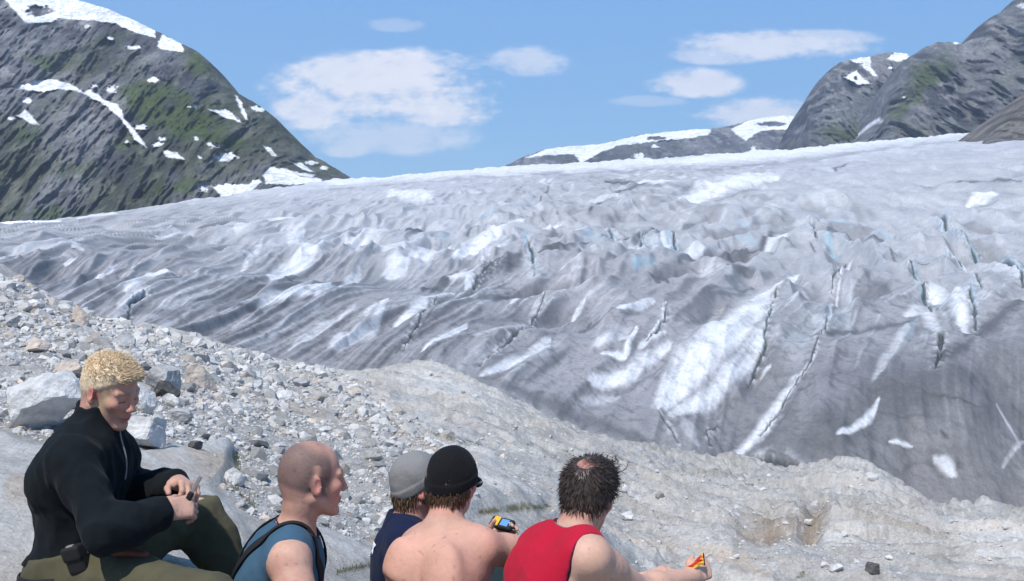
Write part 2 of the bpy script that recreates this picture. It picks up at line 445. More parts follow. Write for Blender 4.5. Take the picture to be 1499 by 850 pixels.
# ================================================================== glacier
TOE = [(-300, 410, 100), (0, 405, 92), (60, 440, 80), (110, 470, 68), (190, 484, 60), (280, 505, 56), (380, 535, 53), (490, 560, 51), (600, 566, 50), (700, 590, 49), (780, 622, 48.5), (860, 652, 48), (940, 676, 48), (1040, 694, 48), (1110, 712, 48), (1225, 716, 48), (1350, 755, 50), (1499, 762, 52), (1800, 775, 53)]
GLC = TOE + [(0, 352, 190), (0, 336, 430), (0, 327, 700), (200, 420, 95), (200, 360, 200), (200, 322, 430), (200, 305, 700), (400, 460, 80), (400, 380, 160), (400, 318, 360), (400, 275, 780),
             (600, 470, 76), (600, 380, 150), (600, 300, 380), (600, 255, 850), (800, 520, 66), (800, 400, 135), (800, 300, 350), (800, 241, 900), (1000, 560, 63), (1000, 420, 120), (1000, 300, 320), (1000, 258, 520), (1000, 229, 1000),
             (1200, 580, 61), (1200, 430, 115), (1200, 300, 300), (1200, 250, 500), (1200, 215, 1100), (1400, 580, 62), (1400, 430, 110), (1400, 300, 260), (1400, 235, 480), (1400, 196, 1250), (1499, 212, 560), (1499, 186, 1300),
             (1650, 580, 63), (1650, 420, 110), (1650, 290, 250), (1650, 212, 480), (1650, 175, 1300), (-300, 395, 150), (-300, 350, 300), (-300, 335, 700), (2000, 580, 65), (2000, 280, 250), (2000, 180, 1300)]
GLC = np.array(GLC, float)
gl_rbf = RBF(np.c_[GLC[:, 0] / 260, np.log(GLC[:, 2]) * 1.3], GLC[:, 1], 2e-3)
CR = np.array([(-300, 700), (0, 700), (200, 700), (400, 780), (600, 850), (800, 900), (1000, 1000), (1200, 1100), (1400, 1250), (2000, 1300)], float)
cols = np.r_[np.linspace(-300, -12, 50), np.linspace(-10, 1510, 940), np.linspace(1515, 2000, 60)]
rows = np.r_[np.linspace(40, 48.5, 16)[:-1], np.exp(np.linspace(np.log(48.5), np.log(140), 330))[:-1], np.exp(np.linspace(np.log(140), np.log(1320), 300)), np.linspace(1340, 1700, 8)]
PX, D = np.meshgrid(cols, rows)
cr = np.interp(PX, CR[:, 0], CR[:, 1])
De = np.minimum(D, cr)
PY = gl_rbf(PX / 260, np.log(De) * 1.3)
q0 = rel_height(PY, De)
Q = np.where(D > cr, q0 - (D - cr) * 0.25, q0)
PY = row_of(Q, D)
V = place(PX, PY, D)
x, y = V[..., 0], V[..., 1]
up_m = D / F                                            # metres per measured pixel at that distance

BRIGHT = [([(185, 438), (212, 422), (252, 406)], 9, .9), ([(175, 455), (217, 438)], 8, .6), ([(141, 410), (170, 392)], 4, .8), ([(183, 403), (205, 392)], 3.5, .7), ([(381, 456), (406, 445), (459, 438), (483, 420)], 9, .9),
 ([(395, 406), (441, 392), (480, 368)], 11, 1), ([(346, 346), (381, 336), (423, 322), (455, 320)], 7, .8), ([(226, 350), (261, 343)], 3.5, .8), ([(106, 364), (125, 371)], 4, .8), ([(95, 385), (109, 382)], 4, .8),
 ([(116, 320), (170, 315)], 5, .9), ([(353, 396), (388, 371)], 4, .7), ([(423, 350), (445, 343)], 6, .8), ([(462, 498), (494, 477)], 11, .6), ([(430, 519), (455, 502)], 9, .8), ([(339, 484), (370, 470)], 6, .4), ([(466, 445), (494, 424)], 7, .9),
 ([(669, 378), (698, 360), (740, 339)], 12, 1), ([(743, 329), (765, 322)], 6, .9), ([(793, 336), (818, 330)], 6, .9), ([(814, 345), (856, 341)], 3.5, .8), ([(708, 385), (747, 360)], 7, .8), ([(659, 406), (683, 403), (684, 420)], 8, .9),
 ([(581, 484), (606, 456), (624, 442)], 9, 1), ([(616, 442), (662, 428)], 7, .8), ([(620, 523), (634, 509), (683, 484)], 7, 1), ([(511, 509), (546, 491), (570, 442)], 7, .8), ([(500, 477), (521, 449)], 7, .6), ([(535, 477), (553, 456)], 6, .7), ([(485, 520), (508, 508)], 11, .7),
 ([(571, 287), (634, 290)], 8, .9), ([(606, 382), (655, 361)], 12, .8), ([(567, 396), (592, 392)], 12, .8), ([(528, 353), (571, 336)], 11, .7), ([(490, 368), (528, 353)], 12, .8), ([(500, 428), (528, 399)], 8, .7), ([(560, 372), (600, 372)], 10, .5),
 ([(750, 449), (775, 428)], 5, 1), ([(796, 442), (853, 424)], 7, .8), ([(839, 456), (855, 445)], 4, .8), ([(698, 509), (768, 480)], 10, .5), ([(906, 470), (955, 452)], 4.5, .9), ([(870, 516), (923, 491)], 10, .5), ([(916, 526), (934, 491)], 5, .9), ([(775, 519), (803, 505)], 5, .8), ([(937, 519), (976, 498)], 6, .7),
 ([(934, 269), (1000, 268)], 5, .9), ([(863, 293), (902, 290)], 4, .7), ([(480, 268), (700, 250), (900, 241), (1010, 236)], 9, .75), ([(923, 364), (959, 385)], 9, .6), ([(969, 343), (980, 368)], 5, .9),
 ([(1000, 289), (1068, 270), (1136, 261)], 11, 1), ([(1000, 238), (1150, 224), (1301, 203), (1448, 190)], 12, .95), ([(1414, 300), (1425, 289), (1459, 287)], 6, 1), ([(1128, 429), (1166, 404)], 5, .9), ([(1124, 361), (1150, 346)], 7, .8), ([(1230, 406), (1245, 383)], 3, .8), ([(1215, 474), (1230, 413)], 2.6, .7),
 ([(1365, 425), (1395, 444), (1412, 478)], 12, 1), ([(1388, 380), (1414, 402)], 9, .7), ([(1328, 451), (1347, 444), (1377, 478)], 9, .7), ([(1418, 391), (1490, 414)], 14, .5), ([(1000, 380), (1030, 372)], 5, .8),
 ([(972, 590), (1010, 548), (1062, 505), (1122, 440)], 27, 1), ([(985, 600), (1039, 577), (1081, 538), (1118, 485)], 15, .9), ([(866, 563), (919, 552), (979, 514)], 12, .9), ([(869, 517), (919, 503)], 8, .7), ([(876, 528), (912, 528), (933, 489)], 4.5, 1), ([(855, 588), (898, 580)], 11, .4), ([(707, 559), (764, 535), (799, 514)], 7, .9),
 ([(947, 508), (975, 482), (972, 454)], 3.5, 1), ([(1070, 664), (1113, 623), (1141, 581), (1162, 549)], 13, 1), ([(1141, 581), (1194, 517)], 3.5, .7), ([(1116, 535), (1129, 524)], 5, .9), ([(1229, 645), (1268, 624), (1286, 592)], 7, .9), ([(1300, 654), (1332, 659)], 3.5, .9), ([(1367, 681), (1392, 702)], 11, .8), ([(1459, 592), (1494, 666)], 3, .5), ([(1280, 560), (1330, 470)], 10, .45), ([(1500, 650), (1470, 700)], 6, .5), ([(1000, 610), (1020, 640)], 12, .35)]
BLUE = [([(772, 346), (772, 371), (782, 396)], 8, .8), ([(856, 346), (888, 360)], 10, .6), ([(886, 325), (892, 336), (900, 353)], 3.5, 1), ([(937, 336), (939, 364)], 3, .9), ([(973, 336), (983, 350), (990, 364)], 7, .9), ([(916, 385), (930, 403), (959, 399)], 6, .7), ([(976, 385), (1000, 382)], 6, .7), ([(705, 318), (726, 311)], 5, .5),
 ([(1369, 316), (1392, 342), (1418, 365)], 9, .9), ([(1418, 365), (1452, 380), (1482, 395), (1500, 418)], 6, .9), ([(1331, 398), (1350, 421), (1365, 444)], 5, .9), ([(1418, 429), (1429, 474)], 6, .9), ([(1203, 350), (1226, 372)], 8, .8), ([(1218, 319), (1249, 331)], 3.5, .8), ([(1279, 338), (1305, 344)], 3.5, .8), ([(1075, 319), (1098, 327)], 6, .5), ([(1060, 346), (1109, 357)], 4, .5),
 ([(1118, 500), (1132, 440)], 6, .35), ([(1150, 500), (1260, 440)], 30, .14), ([(1388, 380), (1418, 406), (1437, 429)], 3.5, .8), ([(1322, 500), (1340, 460)], 8, .3), ([(1180, 306), (1230, 322)], 4, .5), ([(745, 300), (800, 290)], 10, .2), ([(640, 345), (660, 335)], 5, .4), ([(940, 350), (1000, 360)], 22, .25)]
DARK = [([(187, 466), (194, 452), (219, 436)], 2, 1), ([(279, 484), (318, 466), (374, 456)], 5, .6), ([(318, 491), (388, 466)], 4, .7), ([(35, 355), (74, 350)], 2, .7), ([(20, 392), (80, 395)], 24, .5), ([(92, 400), (123, 396), (148, 420)], 10, .5), ([(349, 438), (392, 424)], 9, .6), ([(307, 431), (339, 422)], 7, .5), ([(381, 422), (452, 413)], 6, .6), ([(150, 440), (260, 470)], 10, .4),
 ([(863, 311), (874, 297), (945, 269)], 7, .8), ([(888, 265), (930, 269)], 8, .8), ([(789, 300), (803, 276)], 3.5, .8), ([(595, 343), (641, 330)], 4.5, .8), ([(683, 343), (712, 325)], 3.5, .7), ([(616, 424), (659, 406)], 9, .7), ([(683, 424), (712, 399), (761, 389)], 13, .9), ([(705, 438), (790, 425)], 18, .6), ([(789, 385), (839, 371), (867, 360)], 7, .9), ([(909, 360), (955, 332)], 8, .7),
 ([(952, 413), (976, 428)], 5, .7), ([(578, 523), (609, 491), (638, 459)], 3.5, .6), ([(779, 413), (782, 389)], 2.5, .8), ([(846, 491), (867, 473)], 4, .7), ([(747, 473), (772, 459)], 3, .8), ([(640, 500), (720, 470)], 16, .4), ([(960, 410), (1010, 400)], 12, .5),
 ([(1045, 376), (1113, 361), (1128, 346), (1150, 342)], 6, .8), ([(1049, 380), (1098, 368)], 11, .7), ([(1000, 327), (1022, 330)], 10, .6), ([(1256, 425), (1301, 421)], 17, .6), ([(1211, 338), (1279, 350), (1324, 368)], 6, .7), ([(1286, 380), (1324, 395), (1361, 400)], 2.2, .9), ([(1188, 496), (1264, 474), (1339, 459)], 7, .6), ([(1414, 492), (1499, 455)], 16, .7),
 ([(1358, 268), (1497, 270)], 3, .7), ([(1218, 250), (1241, 238)], 2.5, .7), ([(1064, 406), (1102, 402)], 8, .6), ([(1377, 478), (1381, 500)], 3, .8), ([(1118, 662), (1150, 676), (1190, 687)], 8, .9), ([(1032, 620), (1053, 605)], 5, .8), ([(1046, 623), (1070, 668)], 4, .9), ([(735, 573), (841, 609), (947, 648)], 16, .5), ([(841, 485), (898, 471)], 4, .6),
 ([(1180, 650), (1300, 600), (1400, 560)], 70, .45), ([(1370, 530), (1420, 502)], 24, .7), ([(1317, 575), (1437, 610)], 4, .7), ([(1374, 642), (1385, 652)], 5, 1), ([(1440, 620), (1500, 600)], 50, .3), ([(860, 600), (960, 480)], 18, .25), ([(620, 530), (700, 500)], 20, .3), ([(1100, 560), (1160, 480)], 10, .3)]
for pts, wd, s_ in BRIGHT[:-1]:
    pa = np.array(pts, float); dv = pa[-1] - pa[0]; nn = np.array([-dv[1], dv[0]]) / np.hypot(*dv)
    if nn[1] < 0: nn = -nn
    DARK.append((pa + nn * wd * 1.15 + np.array([1.0, 0]), max(2.2, wd * .34), .34 * s_))
    DARK.append((pa - nn * wd * 1.2, max(1.6, wd * .2), .25 * s_))
CREV = [([(187, 466), (194, 452), (219, 436)], 2.2), ([(1123, 461), (1120, 499), (1106, 520), (1096, 545)], 2.2), ([(1120, 477), (1134, 436), (1138, 424)], 2.2), ([(961, 598), (993, 644)], 1.8), ([(1378, 478), (1372, 545)], 4), ([(886, 325), (892, 336), (900, 353)], 2.5), ([(937, 336), (939, 364)], 2.2), ([(1388, 380), (1418, 406), (1437, 429)], 2.2),
 ([(1418, 366), (1452, 384), (1482, 399), (1500, 422)], 3.2), ([(1192, 338), (1196, 357)], 2), ([(1331, 398), (1350, 421), (1365, 444)], 2.5), ([(1113, 623), (1139, 590), (1152, 566)], 2.2), ([(772, 350), (774, 371), (782, 396)], 3), ([(983, 340), (989, 364)], 2.5), ([(1422, 440), (1428, 474)], 3), ([(1217, 420), (1238, 385)], 1.4), ([(1110, 655), (1135, 668), (1165, 682)], 5), ([(1372, 318), (1396, 346), (1418, 366)], 2.2),
 ([(972, 455), (975, 482), (947, 508)], 2), ([(700, 545), (760, 500), (800, 440)], 1.6), ([(590, 520), (620, 470), (640, 440)], 1.8), ([(1213, 470), (1190, 520), (1141, 585)], 1.6), ([(685, 425), (700, 405), (740, 385)], 1.8), ([(1044, 640), (1036, 615), (1052, 600)], 2)]
n_w1 = perlin(xyz(x / 9, y / 30, .5)); n_w2 = perlin(xyz(x / 2.4, y / 8, 3.5)) * sstep(260, 110, D); n_w3 = perlin(xyz(x / 2.1, y / 7, 5.5)) * sstep(260, 110, D)
sx = (x + 14.6) * np.exp(-.0117 * 60 * np.tanh((y - 90) / 60)) + n_w1 * 1.6
wx = PX + (n_w1 * 5 + n_w2 * 3.5); wy = PY + (perlin(xyz(x / 8, y / 26, 8.5)) * 3 + n_w3 * 2.2)
gsp = fbm(xyz(x / .45, y / 2.2, 43.3), 3) * sstep(320, 120, D)
stq = fbm(xyz(sx / 1.3, y / 22, 41.3), 4)
bri = np.zeros(PX.shape); blu = np.zeros(PX.shape); dar = np.zeros(PX.shape); bump = np.zeros(PX.shape)
for pts, wd, s in BRIGHT:
    m, b, r = fold_stroke(wx, wy, pts, wd)
    if b is None: continue
    bri[m] = np.maximum(bri[m], sstep(0.0, 1.0, b * 1.25 + (.42 * stq[m] + .18 * gsp[m]) * (b > 0)) * s)
    bump[m] += r * min(wd, 16) * .42 * s * up_m[m] * np.clip(70 / D[m], .3, 1)
for pts, wd, s in BLUE:
    t = np.zeros(PX.shape); m, b = stroke(wx, wy, pts, wd, t)
    if b is not None: blu[m] = np.maximum(blu[m], sstep(0.0, 1.0, b * 1.1 + .35 * stq[m]) * s)
for pts, wd, s in DARK:
    t = np.zeros(PX.shape); m, b = stroke(wx, wy, pts, wd, t)
    if b is not None: dar[m] = np.maximum(dar[m], sstep(0.0, 0.9, b + .30 * stq[m] + .25 * gsp[m]) * min(1, s * 1.35))
crv = np.zeros(PX.shape); rub = np.zeros(PX.shape); crn = fbm(xyz(x / 1.6, y / 4.5, 77.0), 3)
fdj = sstep(240, 100, D); jx = PX + perlin(xyz(x / 1.2, y / 4, 9.1)) * 3 * fdj + perlin(xyz(x / 4, y / 14, 19.1)) * 4; jy = PY + perlin(xyz(x / 1.2, y / 4, 1.9)) * 2 * fdj
for pts, wd in CREV:
    t = np.zeros(PX.shape); m, b = stroke(jx, jy, pts, wd * 1.25, t)
    if b is None: continue
    bb = np.clip(b * (1.05 + 1.0 * crn[m]) , 0, 1)
    crv[m] = np.maximum(crv[m], sstep(0.1, 0.6, bb))
    bump[m] -= sstep(0.0, 0.7, bb) * wd * 1.9 * up_m[m]
    t2 = np.zeros(PX.shape); m2, b2 = stroke(jx, jy, pts, wd * 4.5 + 3, t2)
    rub = np.maximum(rub, t2)
# natural relief of the ice: waves drawn out along the flow
lf = sstep(930, 480, PX); r1 = ridged(xyz(sx / 3.0, y / 80, 1.7), 2); r2 = ridged(xyz(sx / 1.0, y / 34, 6.7), 2); f1 = fbm(xyz(x / 24, y / 60, 2.1), 3); f2 = fbm(xyz(x / 1.1, y / 3.2, 8.0), 3)
f3 = ridged(xyz((x - .30 * (y - 60)) / 9, y / 46, 31.7), 2); f4 = fbm(xyz((x - .25 * y) / 5.0, y / 17, 37.7), 3)
cross = (ridged(xyz(sx / 26, y / 13, 12.3), 2) - .5) * sstep(380, 180, D) + .5
amp = np.clip((D - 46) / 14, 0.25, 1)
relief = amp * (1.7 * f1 * np.clip(D / 120, .6, 2.2) + (.55 + .75 * lf) * sstep(900, 350, D) * (r1 - .5) * np.clip(D / 110, .55, 2.0) + (.10 + .28 * lf) * sstep(420, 160, D) * (r2 - .5) * np.clip(D / 110, .7, 2.0) + 0.22 * (cross - .5) * np.clip(D / 110, .7, 2) + 0.06 * f2 * sstep(250, 100, D) + (1 - lf) * np.clip(D / 90, .7, 2) * ((.7 + 1.4 * sstep(300, 120, D)) * (f3 - .5) + .75 * sstep(300, 120, D) * f4))
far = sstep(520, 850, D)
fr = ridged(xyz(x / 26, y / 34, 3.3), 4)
relief = relief * (1 - .62 * sstep(300, 700, D)) + far * 3.4 * (fr - .62)
back = sstep(0, 60, D - cr)
rb1 = fbm(xyz(x / .55, y / 1.5, 81.0), 3); rb2 = ridged(xyz(x / .9, y / 2.4, 83.0), 3)
relief = relief + rub * np.clip(D / 90, .4, 2) * (.30 * rb1 + .22 * (rb2 - .5))
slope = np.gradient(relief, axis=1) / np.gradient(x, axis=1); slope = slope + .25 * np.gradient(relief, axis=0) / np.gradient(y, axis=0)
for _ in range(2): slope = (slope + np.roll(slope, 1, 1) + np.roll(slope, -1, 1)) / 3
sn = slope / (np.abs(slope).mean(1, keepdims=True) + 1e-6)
Q = Q + (relief + bump) * (1 - back * .8)
PY2 = row_of(Q, D)
V = place(PX, PY2, D)
# colour: dirt lies in drawn-out streaks, clean ice is lighter; sun and shade are painted onto the folds
st1 = fbm(xyz(sx / 2.0, y / 80, 3.3), 3) * (.2 + .8 * lf) * sstep(450, 170, D) * sstep(1000, 350, D) + .45 * (1 - lf) * fbm(xyz(x / 9, y / 22, 13.3), 4); st2 = fbm(xyz(sx / .7, y / 38, 7.3), 3) * (.2 + .8 * lf) * sstep(450, 170, D); st3 = fbm(xyz(x / 20, y / 70, 5.1), 3); st4 = ridged(xyz(sx / 2.6, y / 30, 15.1), 2)
c = np.ones(PX.shape + (3,)) * np.array([0.285, 0.275, 0.285])
c = mixc(c, (0.175, 0.168, 0.172), sstep(0.0, 0.36, st1) * .85)
c = mixc(c, (0.15, 0.14, 0.135), sstep(0.12, 0.45, st2) * .55)
c = mixc(c, (0.42, 0.42, 0.435), sstep(0.05, 0.45, -st1 - .25 * st2) * .8)
c = mixc(c, (0.52, 0.52, 0.54), sstep(0.62, 0.95, r2 * .5 + r1 * .5) * sstep(-.15, .3, -st3) * .8)
c = mixc(c, (0.60, 0.605, 0.63), sstep(.7, 2.4, sn + .8 * st1 * -1) * (.35 + .45 * sstep(.1, -.3, st3)) * sstep(58, 85, D))  # clean ice, plus painted light on slopes facing the sun
c = mixc(c, (0.12, 0.115, 0.115), sstep(.9, 2.6, -sn + .6 * st1) * .55)  # painted shade on slopes turned away from the sun
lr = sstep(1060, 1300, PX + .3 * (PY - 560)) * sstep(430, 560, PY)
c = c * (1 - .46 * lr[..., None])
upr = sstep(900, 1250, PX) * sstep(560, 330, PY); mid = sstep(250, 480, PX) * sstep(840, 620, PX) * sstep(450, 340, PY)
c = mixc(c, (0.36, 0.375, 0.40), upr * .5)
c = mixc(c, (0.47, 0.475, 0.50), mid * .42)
c = mixc(c, (0.20, 0.19, 0.185), sstep(62, 49, D) * .6)
c = mixc(c, (0.13, 0.125, 0.12), sstep(.82, .97, st4) * .5 * lf * sstep(-.2, .2, f1))
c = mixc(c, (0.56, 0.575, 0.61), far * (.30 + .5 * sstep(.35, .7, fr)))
# dirt caught along small broken edges
c = mixc(c, (0.46, 0.465, 0.48), sstep(440, 300, PY) * (.28 + .25 * sstep(-.1, .3, -st1)))
pm = sstep(-.05, .25, fbm(xyz(x / 9, y / 34, 51.0), 3))
ed1 = sstep(.80, .93, ridged(xyz(sx / 2.3 + .3 * n_w2, y / 15, 61.0), 3)) * pm * sstep(300, 160, D)
ed2 = sstep(.82, .94, ridged(xyz(x / 6 + n_w2, y / 9, 71.0), 3)) * sstep(.0, .3, fbm(xyz(x / 12, y / 30, 55.0), 3)) * sstep(330, 170, D)
c = mixc(c, (0.075, 0.07, 0.07), np.maximum(ed1 * (.4 + .6 * lf), ed2) * .55 * (1 - .6 * far) * (1 - .8 * bri))
c = mixc(c, (0.062, 0.06, 0.06), dar * .80)
brn = fbm(xyz(x / 2.0, y / 5, 20.2), 4); grn = fbm(xyz(x / .5, y / 1.4, 23.2), 4)
c = mixc(c, (0.13, 0.125, 0.125), (1 - lf) * sstep(.45, .15, f3) * .5 * sstep(500, 200, D))
c = mixc(c, (0.66, 0.665, 0.69), bri * (0.95 - 0.40 * sstep(.0, .5, brn) - .25 * sstep(.1, .5, grn)))
c = mixc(c, (0.30, 0.43, 0.50), blu * np.clip(.72 + .5 * stq, .2, .9))
c = mixc(c, (0.62, 0.63, 0.66), rub * sstep(.0, .35, rb1) * .6); c = mixc(c, (0.08, 0.08, 0.085), rub * sstep(.12, .42, -rb1) * .5)
c = mixc(c, (0.045, 0.06, 0.07), crv * .9)
c = mixc(c, (0.10, 0.097, 0.093), sstep(0.62, 0.85, ridged(xyz(x / 1.3, y / 3.0, 30.1), 3)) * .45 * sstep(150, 55, D) * (1 - .7 * bri))
snow = np.maximum(sstep(-1, 3, poly_sd(PX, PY, [(-300, 322), (90, 322), (88, 326), (60, 330), (0, 336), (-300, 345)])), 0)
c = mixc(c, (0.86, 0.87, 0.89), snow)
c = c * np.array([1.09, 1.075, 1.04])
m_ice = surf('glacier_ice', ((.12, .10, 0), (.9, .14, .10), (5.0, .22, .045), (22., .24, .015)), rough=.62, spec=.35, stretch=(1, .55, 1))
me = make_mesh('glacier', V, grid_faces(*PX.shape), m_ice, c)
tag(add_obj('glacier', me), kind='structure')

# ================================================================== mountains
def mountain(ridge, base, d0, d1, ncol, nrow, relief, relief_scale, colour, bulge=0.06, rough_px=2.0):
    """ridge and base: measured outlines; d0, d1: distance of the foot and of the crest per column"""
    ridge = np.asarray(ridge, float); base = np.asarray(base, float)
    u = np.linspace(ridge[0, 0], ridge[-1, 0], ncol)
    t = np.r_[np.linspace(0, 1, nrow), 1 + np.linspace(0.02, 0.6, 14)]
    U, T = np.meshgrid(u, t)
    ry = np.interp(U, ridge[:, 0], ridge[:, 1]); by = np.interp(U, base[:, 0], base[:, 1])
    ry = ry + rough_px * fbm(xyz(U / 14, ridge[0, 1] * .37, .5), 4)
    Tc = np.minimum(T, 1)
    PY = by + (ry - by) * Tc
    da = np.interp(U, [ridge[0, 0], ridge[-1, 0]], [d0, d0]) if np.isscalar(d0) else np.interp(U, d0[0], d0[1])
    db = np.full(U.shape, float(d1)) if np.isscalar(d1) else np.interp(U, d1[0], d1[1])
    prof = Tc ** 1.15 * (1 - bulge) + bulge * (1 - np.sqrt(np.maximum(0, 1 - Tc ** 2)))
    D = da + (db - da) * prof
    P = place(U, PY, D)
    P_ = P * np.array([1, .10, .55]); pr = P_ / relief_scale
    rn = ridged(xyz(pr[..., 0] - .15 * pr[..., 2], pr[..., 1], pr[..., 2] * .6), 5, .6) - .5
    rn2 = ridged(pr * 3.1 + 4.4, 4, .6) - .5
    cliff = fbm(xyz(pr[..., 0] * .7, pr[..., 1] * .3, pr[..., 2] * 1.6), 4)
    disp = relief * (rn * 1.0 + .55 * rn2 + .10 * cliff) * np.clip((1 - Tc) * 6, .12, 1)
    sm = colour.snow(U, PY); disp = disp * (1 - .8 * sm)
    D2 = D - disp
    P = place(U, PY, D2)
    over = np.maximum(T - 1, 0)
    P = P + xyz(0, over * (db - da) * .9 + over * 300, -over * np.maximum(P[..., 2], 60) * 1.5 * over)
    P[..., 2] -= over * 30
    c = colour(U, PY, P, rn, rn2, cliff)
    return P, grid_faces(*U.shape), c

m_rock = surf('mountain_rock', ((.012, .2, 0), (.045, .34, 9.0), (.16, .5, 3.5)), rough=.95, spec=.1)
def rockcol(green_polys, snow_polys, rock=(.155, .157, .162), dark=(.055, .058, .064), green=(.062, .075, .03), gamt=.55, gbias=0.0, pale=(.30, .295, .29)):
    def snow(U, PY):
        s = np.zeros(U.shape)
        sx_ = U + 2.2 * perlin(xyz(U / 9, PY / 6, 2.7)) + 1.2 * perlin(xyz(U / 3, PY / 2.5, 5.5)); sy_ = PY + 1.5 * perlin(xyz(U / 8, PY / 6, 1.7)) + .9 * perlin(xyz(U / 3, PY / 2.5, 9.5))
        for p in snow_polys:
            if len(p) == 4 and np.isscalar(p[0]):
                a = np.hypot((sx_ - p[0]) / p[2], (sy_ - p[1]) / p[3]) + .55 * perlin(xyz(U / 6, PY / 4, 3.3)) + .3 * perlin(xyz(U / 2.5, PY / 2.5, 8.3)); s = np.maximum(s, sstep(1.2, .8, a))
            elif p[0] == 'hole':
                a = np.hypot((sx_ - p[1]) / p[3], (sy_ - p[2]) / p[4]) + .5 * perlin(xyz(U / 7, PY / 4, 4.3)); s = s * sstep(.7, 1.15, a)
            else: s = np.maximum(s, sstep(-1.0, 1.0, poly_sd(sx_, sy_, p)))
        return s
    def f(U, PY, P, rn, rn2, cliff):
        P = P * np.array([1, .15, 1.]); n1 = fbm(P / 70, 4); n2 = fbm(P / 20 + 3, 4); n3 = fbm(P / 200 + 9, 3)
        c = np.ones(U.shape + (3,)) * np.array(rock)
        big = fbm(P / np.array([150, 150, 330]) + 21, 3); gul = ridged(P / np.array([55, 55, 260]) + 31, 3)
        c = mixc(c, (.24, .235, .23), sstep(.0, .4, big) * .65); c = mixc(c, dark, sstep(.05, .4, -big) * .6); c = mixc(c, (.035, .037, .04), sstep(.78, .95, gul) * .6)
        c = mixc(c, pale, sstep(.05, .4, n2 + .3 * n1) * .7)
        c = mixc(c, dark, sstep(-.02, .3, n1 * .6 - n2 * .5 + .25 * cliff - .5 * rn) * .8)
        g = sstep(-.05, .35, n3 + .5 * n2 - .3 * rn + gbias) * gamt
        c = mixc(c, green, g)
        wx = U + 12 * perlin(xyz(U / 22, PY / 18, .7)) + 5 * perlin(xyz(U / 7, PY / 6, 4.4)); wy = PY + 9 * perlin(xyz(U / 22, PY / 18, 8.7)) + 4 * perlin(xyz(U / 7, PY / 6, 6.4))
        for p in green_polys: c = mixc(c, (.066, .095, .024), sstep(-10, 14, poly_sd(wx, wy, p)) * sstep(-.5, .1, n2 + .2) * .85)
        s = snow(U, PY)
        c = mixc(c, (.88, .89, .91), s)
        return c
    f.snow = snow
    return f
SNOW_L = [[(-300, -90), (0, -10), (8, 0), (36, 32), (76, 34), (84, 26), (132, 30), (168, 34), (200, 48), (226, 55), (229, 45), (200, 27), (160, 10), (96, -12), (0, -40)], ('hole', 58, 16, 20, 8), ('hole', 10, 20, 10, 10), [(230, 68), (238, 50), (266, 62), (269, 76), (240, 72)],
  [(10, 128), (40, 120), (76, 115), (104, 123), (124, 134), (132, 128), (152, 146), (174, 153), (184, 176), (200, 192), (215, 215), (200, 208), (176, 172), (148, 150), (116, 134), (88, 130), (64, 135), (36, 131)],
  [(25, 170), (38, 160), (58, 182), (48, 182)], (163, 130, 8, 6), (138, 124, 5, 4), (226, 117, 7, 4), (284, 155, 7, 3), [(305, 161), (332, 160), (357, 179), (332, 173)], [(343, 139), (352, 146), (364, 174), (358, 174)], (377, 159, 9, 4), (207, 186, 9, 4), (230, 211, 7, 4),
  [(238, 220), (258, 222), (271, 233), (262, 233), (242, 229)], (328, 229, 17, 6), (286, 203, 4, 3), (238, 203, 5, 3), (312, 213, 8, 4), [(384, 212), (396, 215), (408, 230), (398, 228)], [(425, 236), (440, 238), (462, 252), (448, 250)],
  [(384, 254), (396, 243), (420, 247), (440, 258), (472, 261), (470, 268), (430, 270), (388, 268)], [(420, 249), (440, 252), (463, 256), (455, 259), (430, 255)], [(310, 271), (330, 268), (358, 270), (378, 259), (386, 264), (366, 280), (326, 290)], (297, 272, 9, 7), (40, 146, 6, 4), (128, 39, 4, 3), (198, 69, 10, 3), (162, 56, 4, 2.5), (16, 173, 4, 3), (455, 238, 8, 3), (474, 246, 7, 3), (187, 207, 3, 3), (292, 229, 3, 3)]
GREEN_L = [[(170, 125), (205, 112), (270, 130), (335, 182), (315, 208), (270, 208), (226, 192), (186, 165)], [(20, 190), (60, 185), (60, 205), (20, 205)], [(165, 205), (200, 200), (205, 222), (170, 222)], [(80, 245), (140, 235), (140, 250), (90, 260)], [(20, 310), (90, 300), (120, 318), (40, 325)], [(300, 190), (370, 210), (330, 222)], [(40, 80), (110, 90), (60, 110)], [(260, 60), (300, 80), (320, 120), (280, 110)], [(230, 265), (290, 262), (280, 285), (220, 285)]]
RL = [(-420, -190), (-200, -110), (-60, -50), (40, -28), (96, -6), (130, 4), (160, 14), (195, 28), (224, 43), (250, 55), (266, 64), (288, 74), (305, 90), (322, 112), (340, 131), (360, 143), (384, 156), (404, 175), (424, 196), (440, 210), (452, 224), (480, 240), (500, 252), (520, 263), (560, 285)]
P, f, c = mountain(RL, [(-420, 345), (0, 340), (130, 325), (250, 312), (400, 285), (560, 290)], ([-420, 100, 560], [1150, 1050, 950]), ([-420, 100, 560], [1800, 1600, 1150]), 640, 340, 62, 120, rockcol(GREEN_L, SNOW_L, gamt=.62, gbias=.03))
tag(add_obj('mountain', make_mesh('mountain_slope', P, f, m_rock, c)), 'steep rocky mountain with green slopes and snow patches above the ice edge', 'mountain', kind='structure')
R1 = [(700, 262), (736, 244), (765, 230), (795, 219), (830, 214), (880, 211), (934, 197), (980, 192), (1030, 188), (1056, 187), (1085, 179), (1110, 173), (1147, 168), (1168, 170), (1230, 160), (1330, 150)]
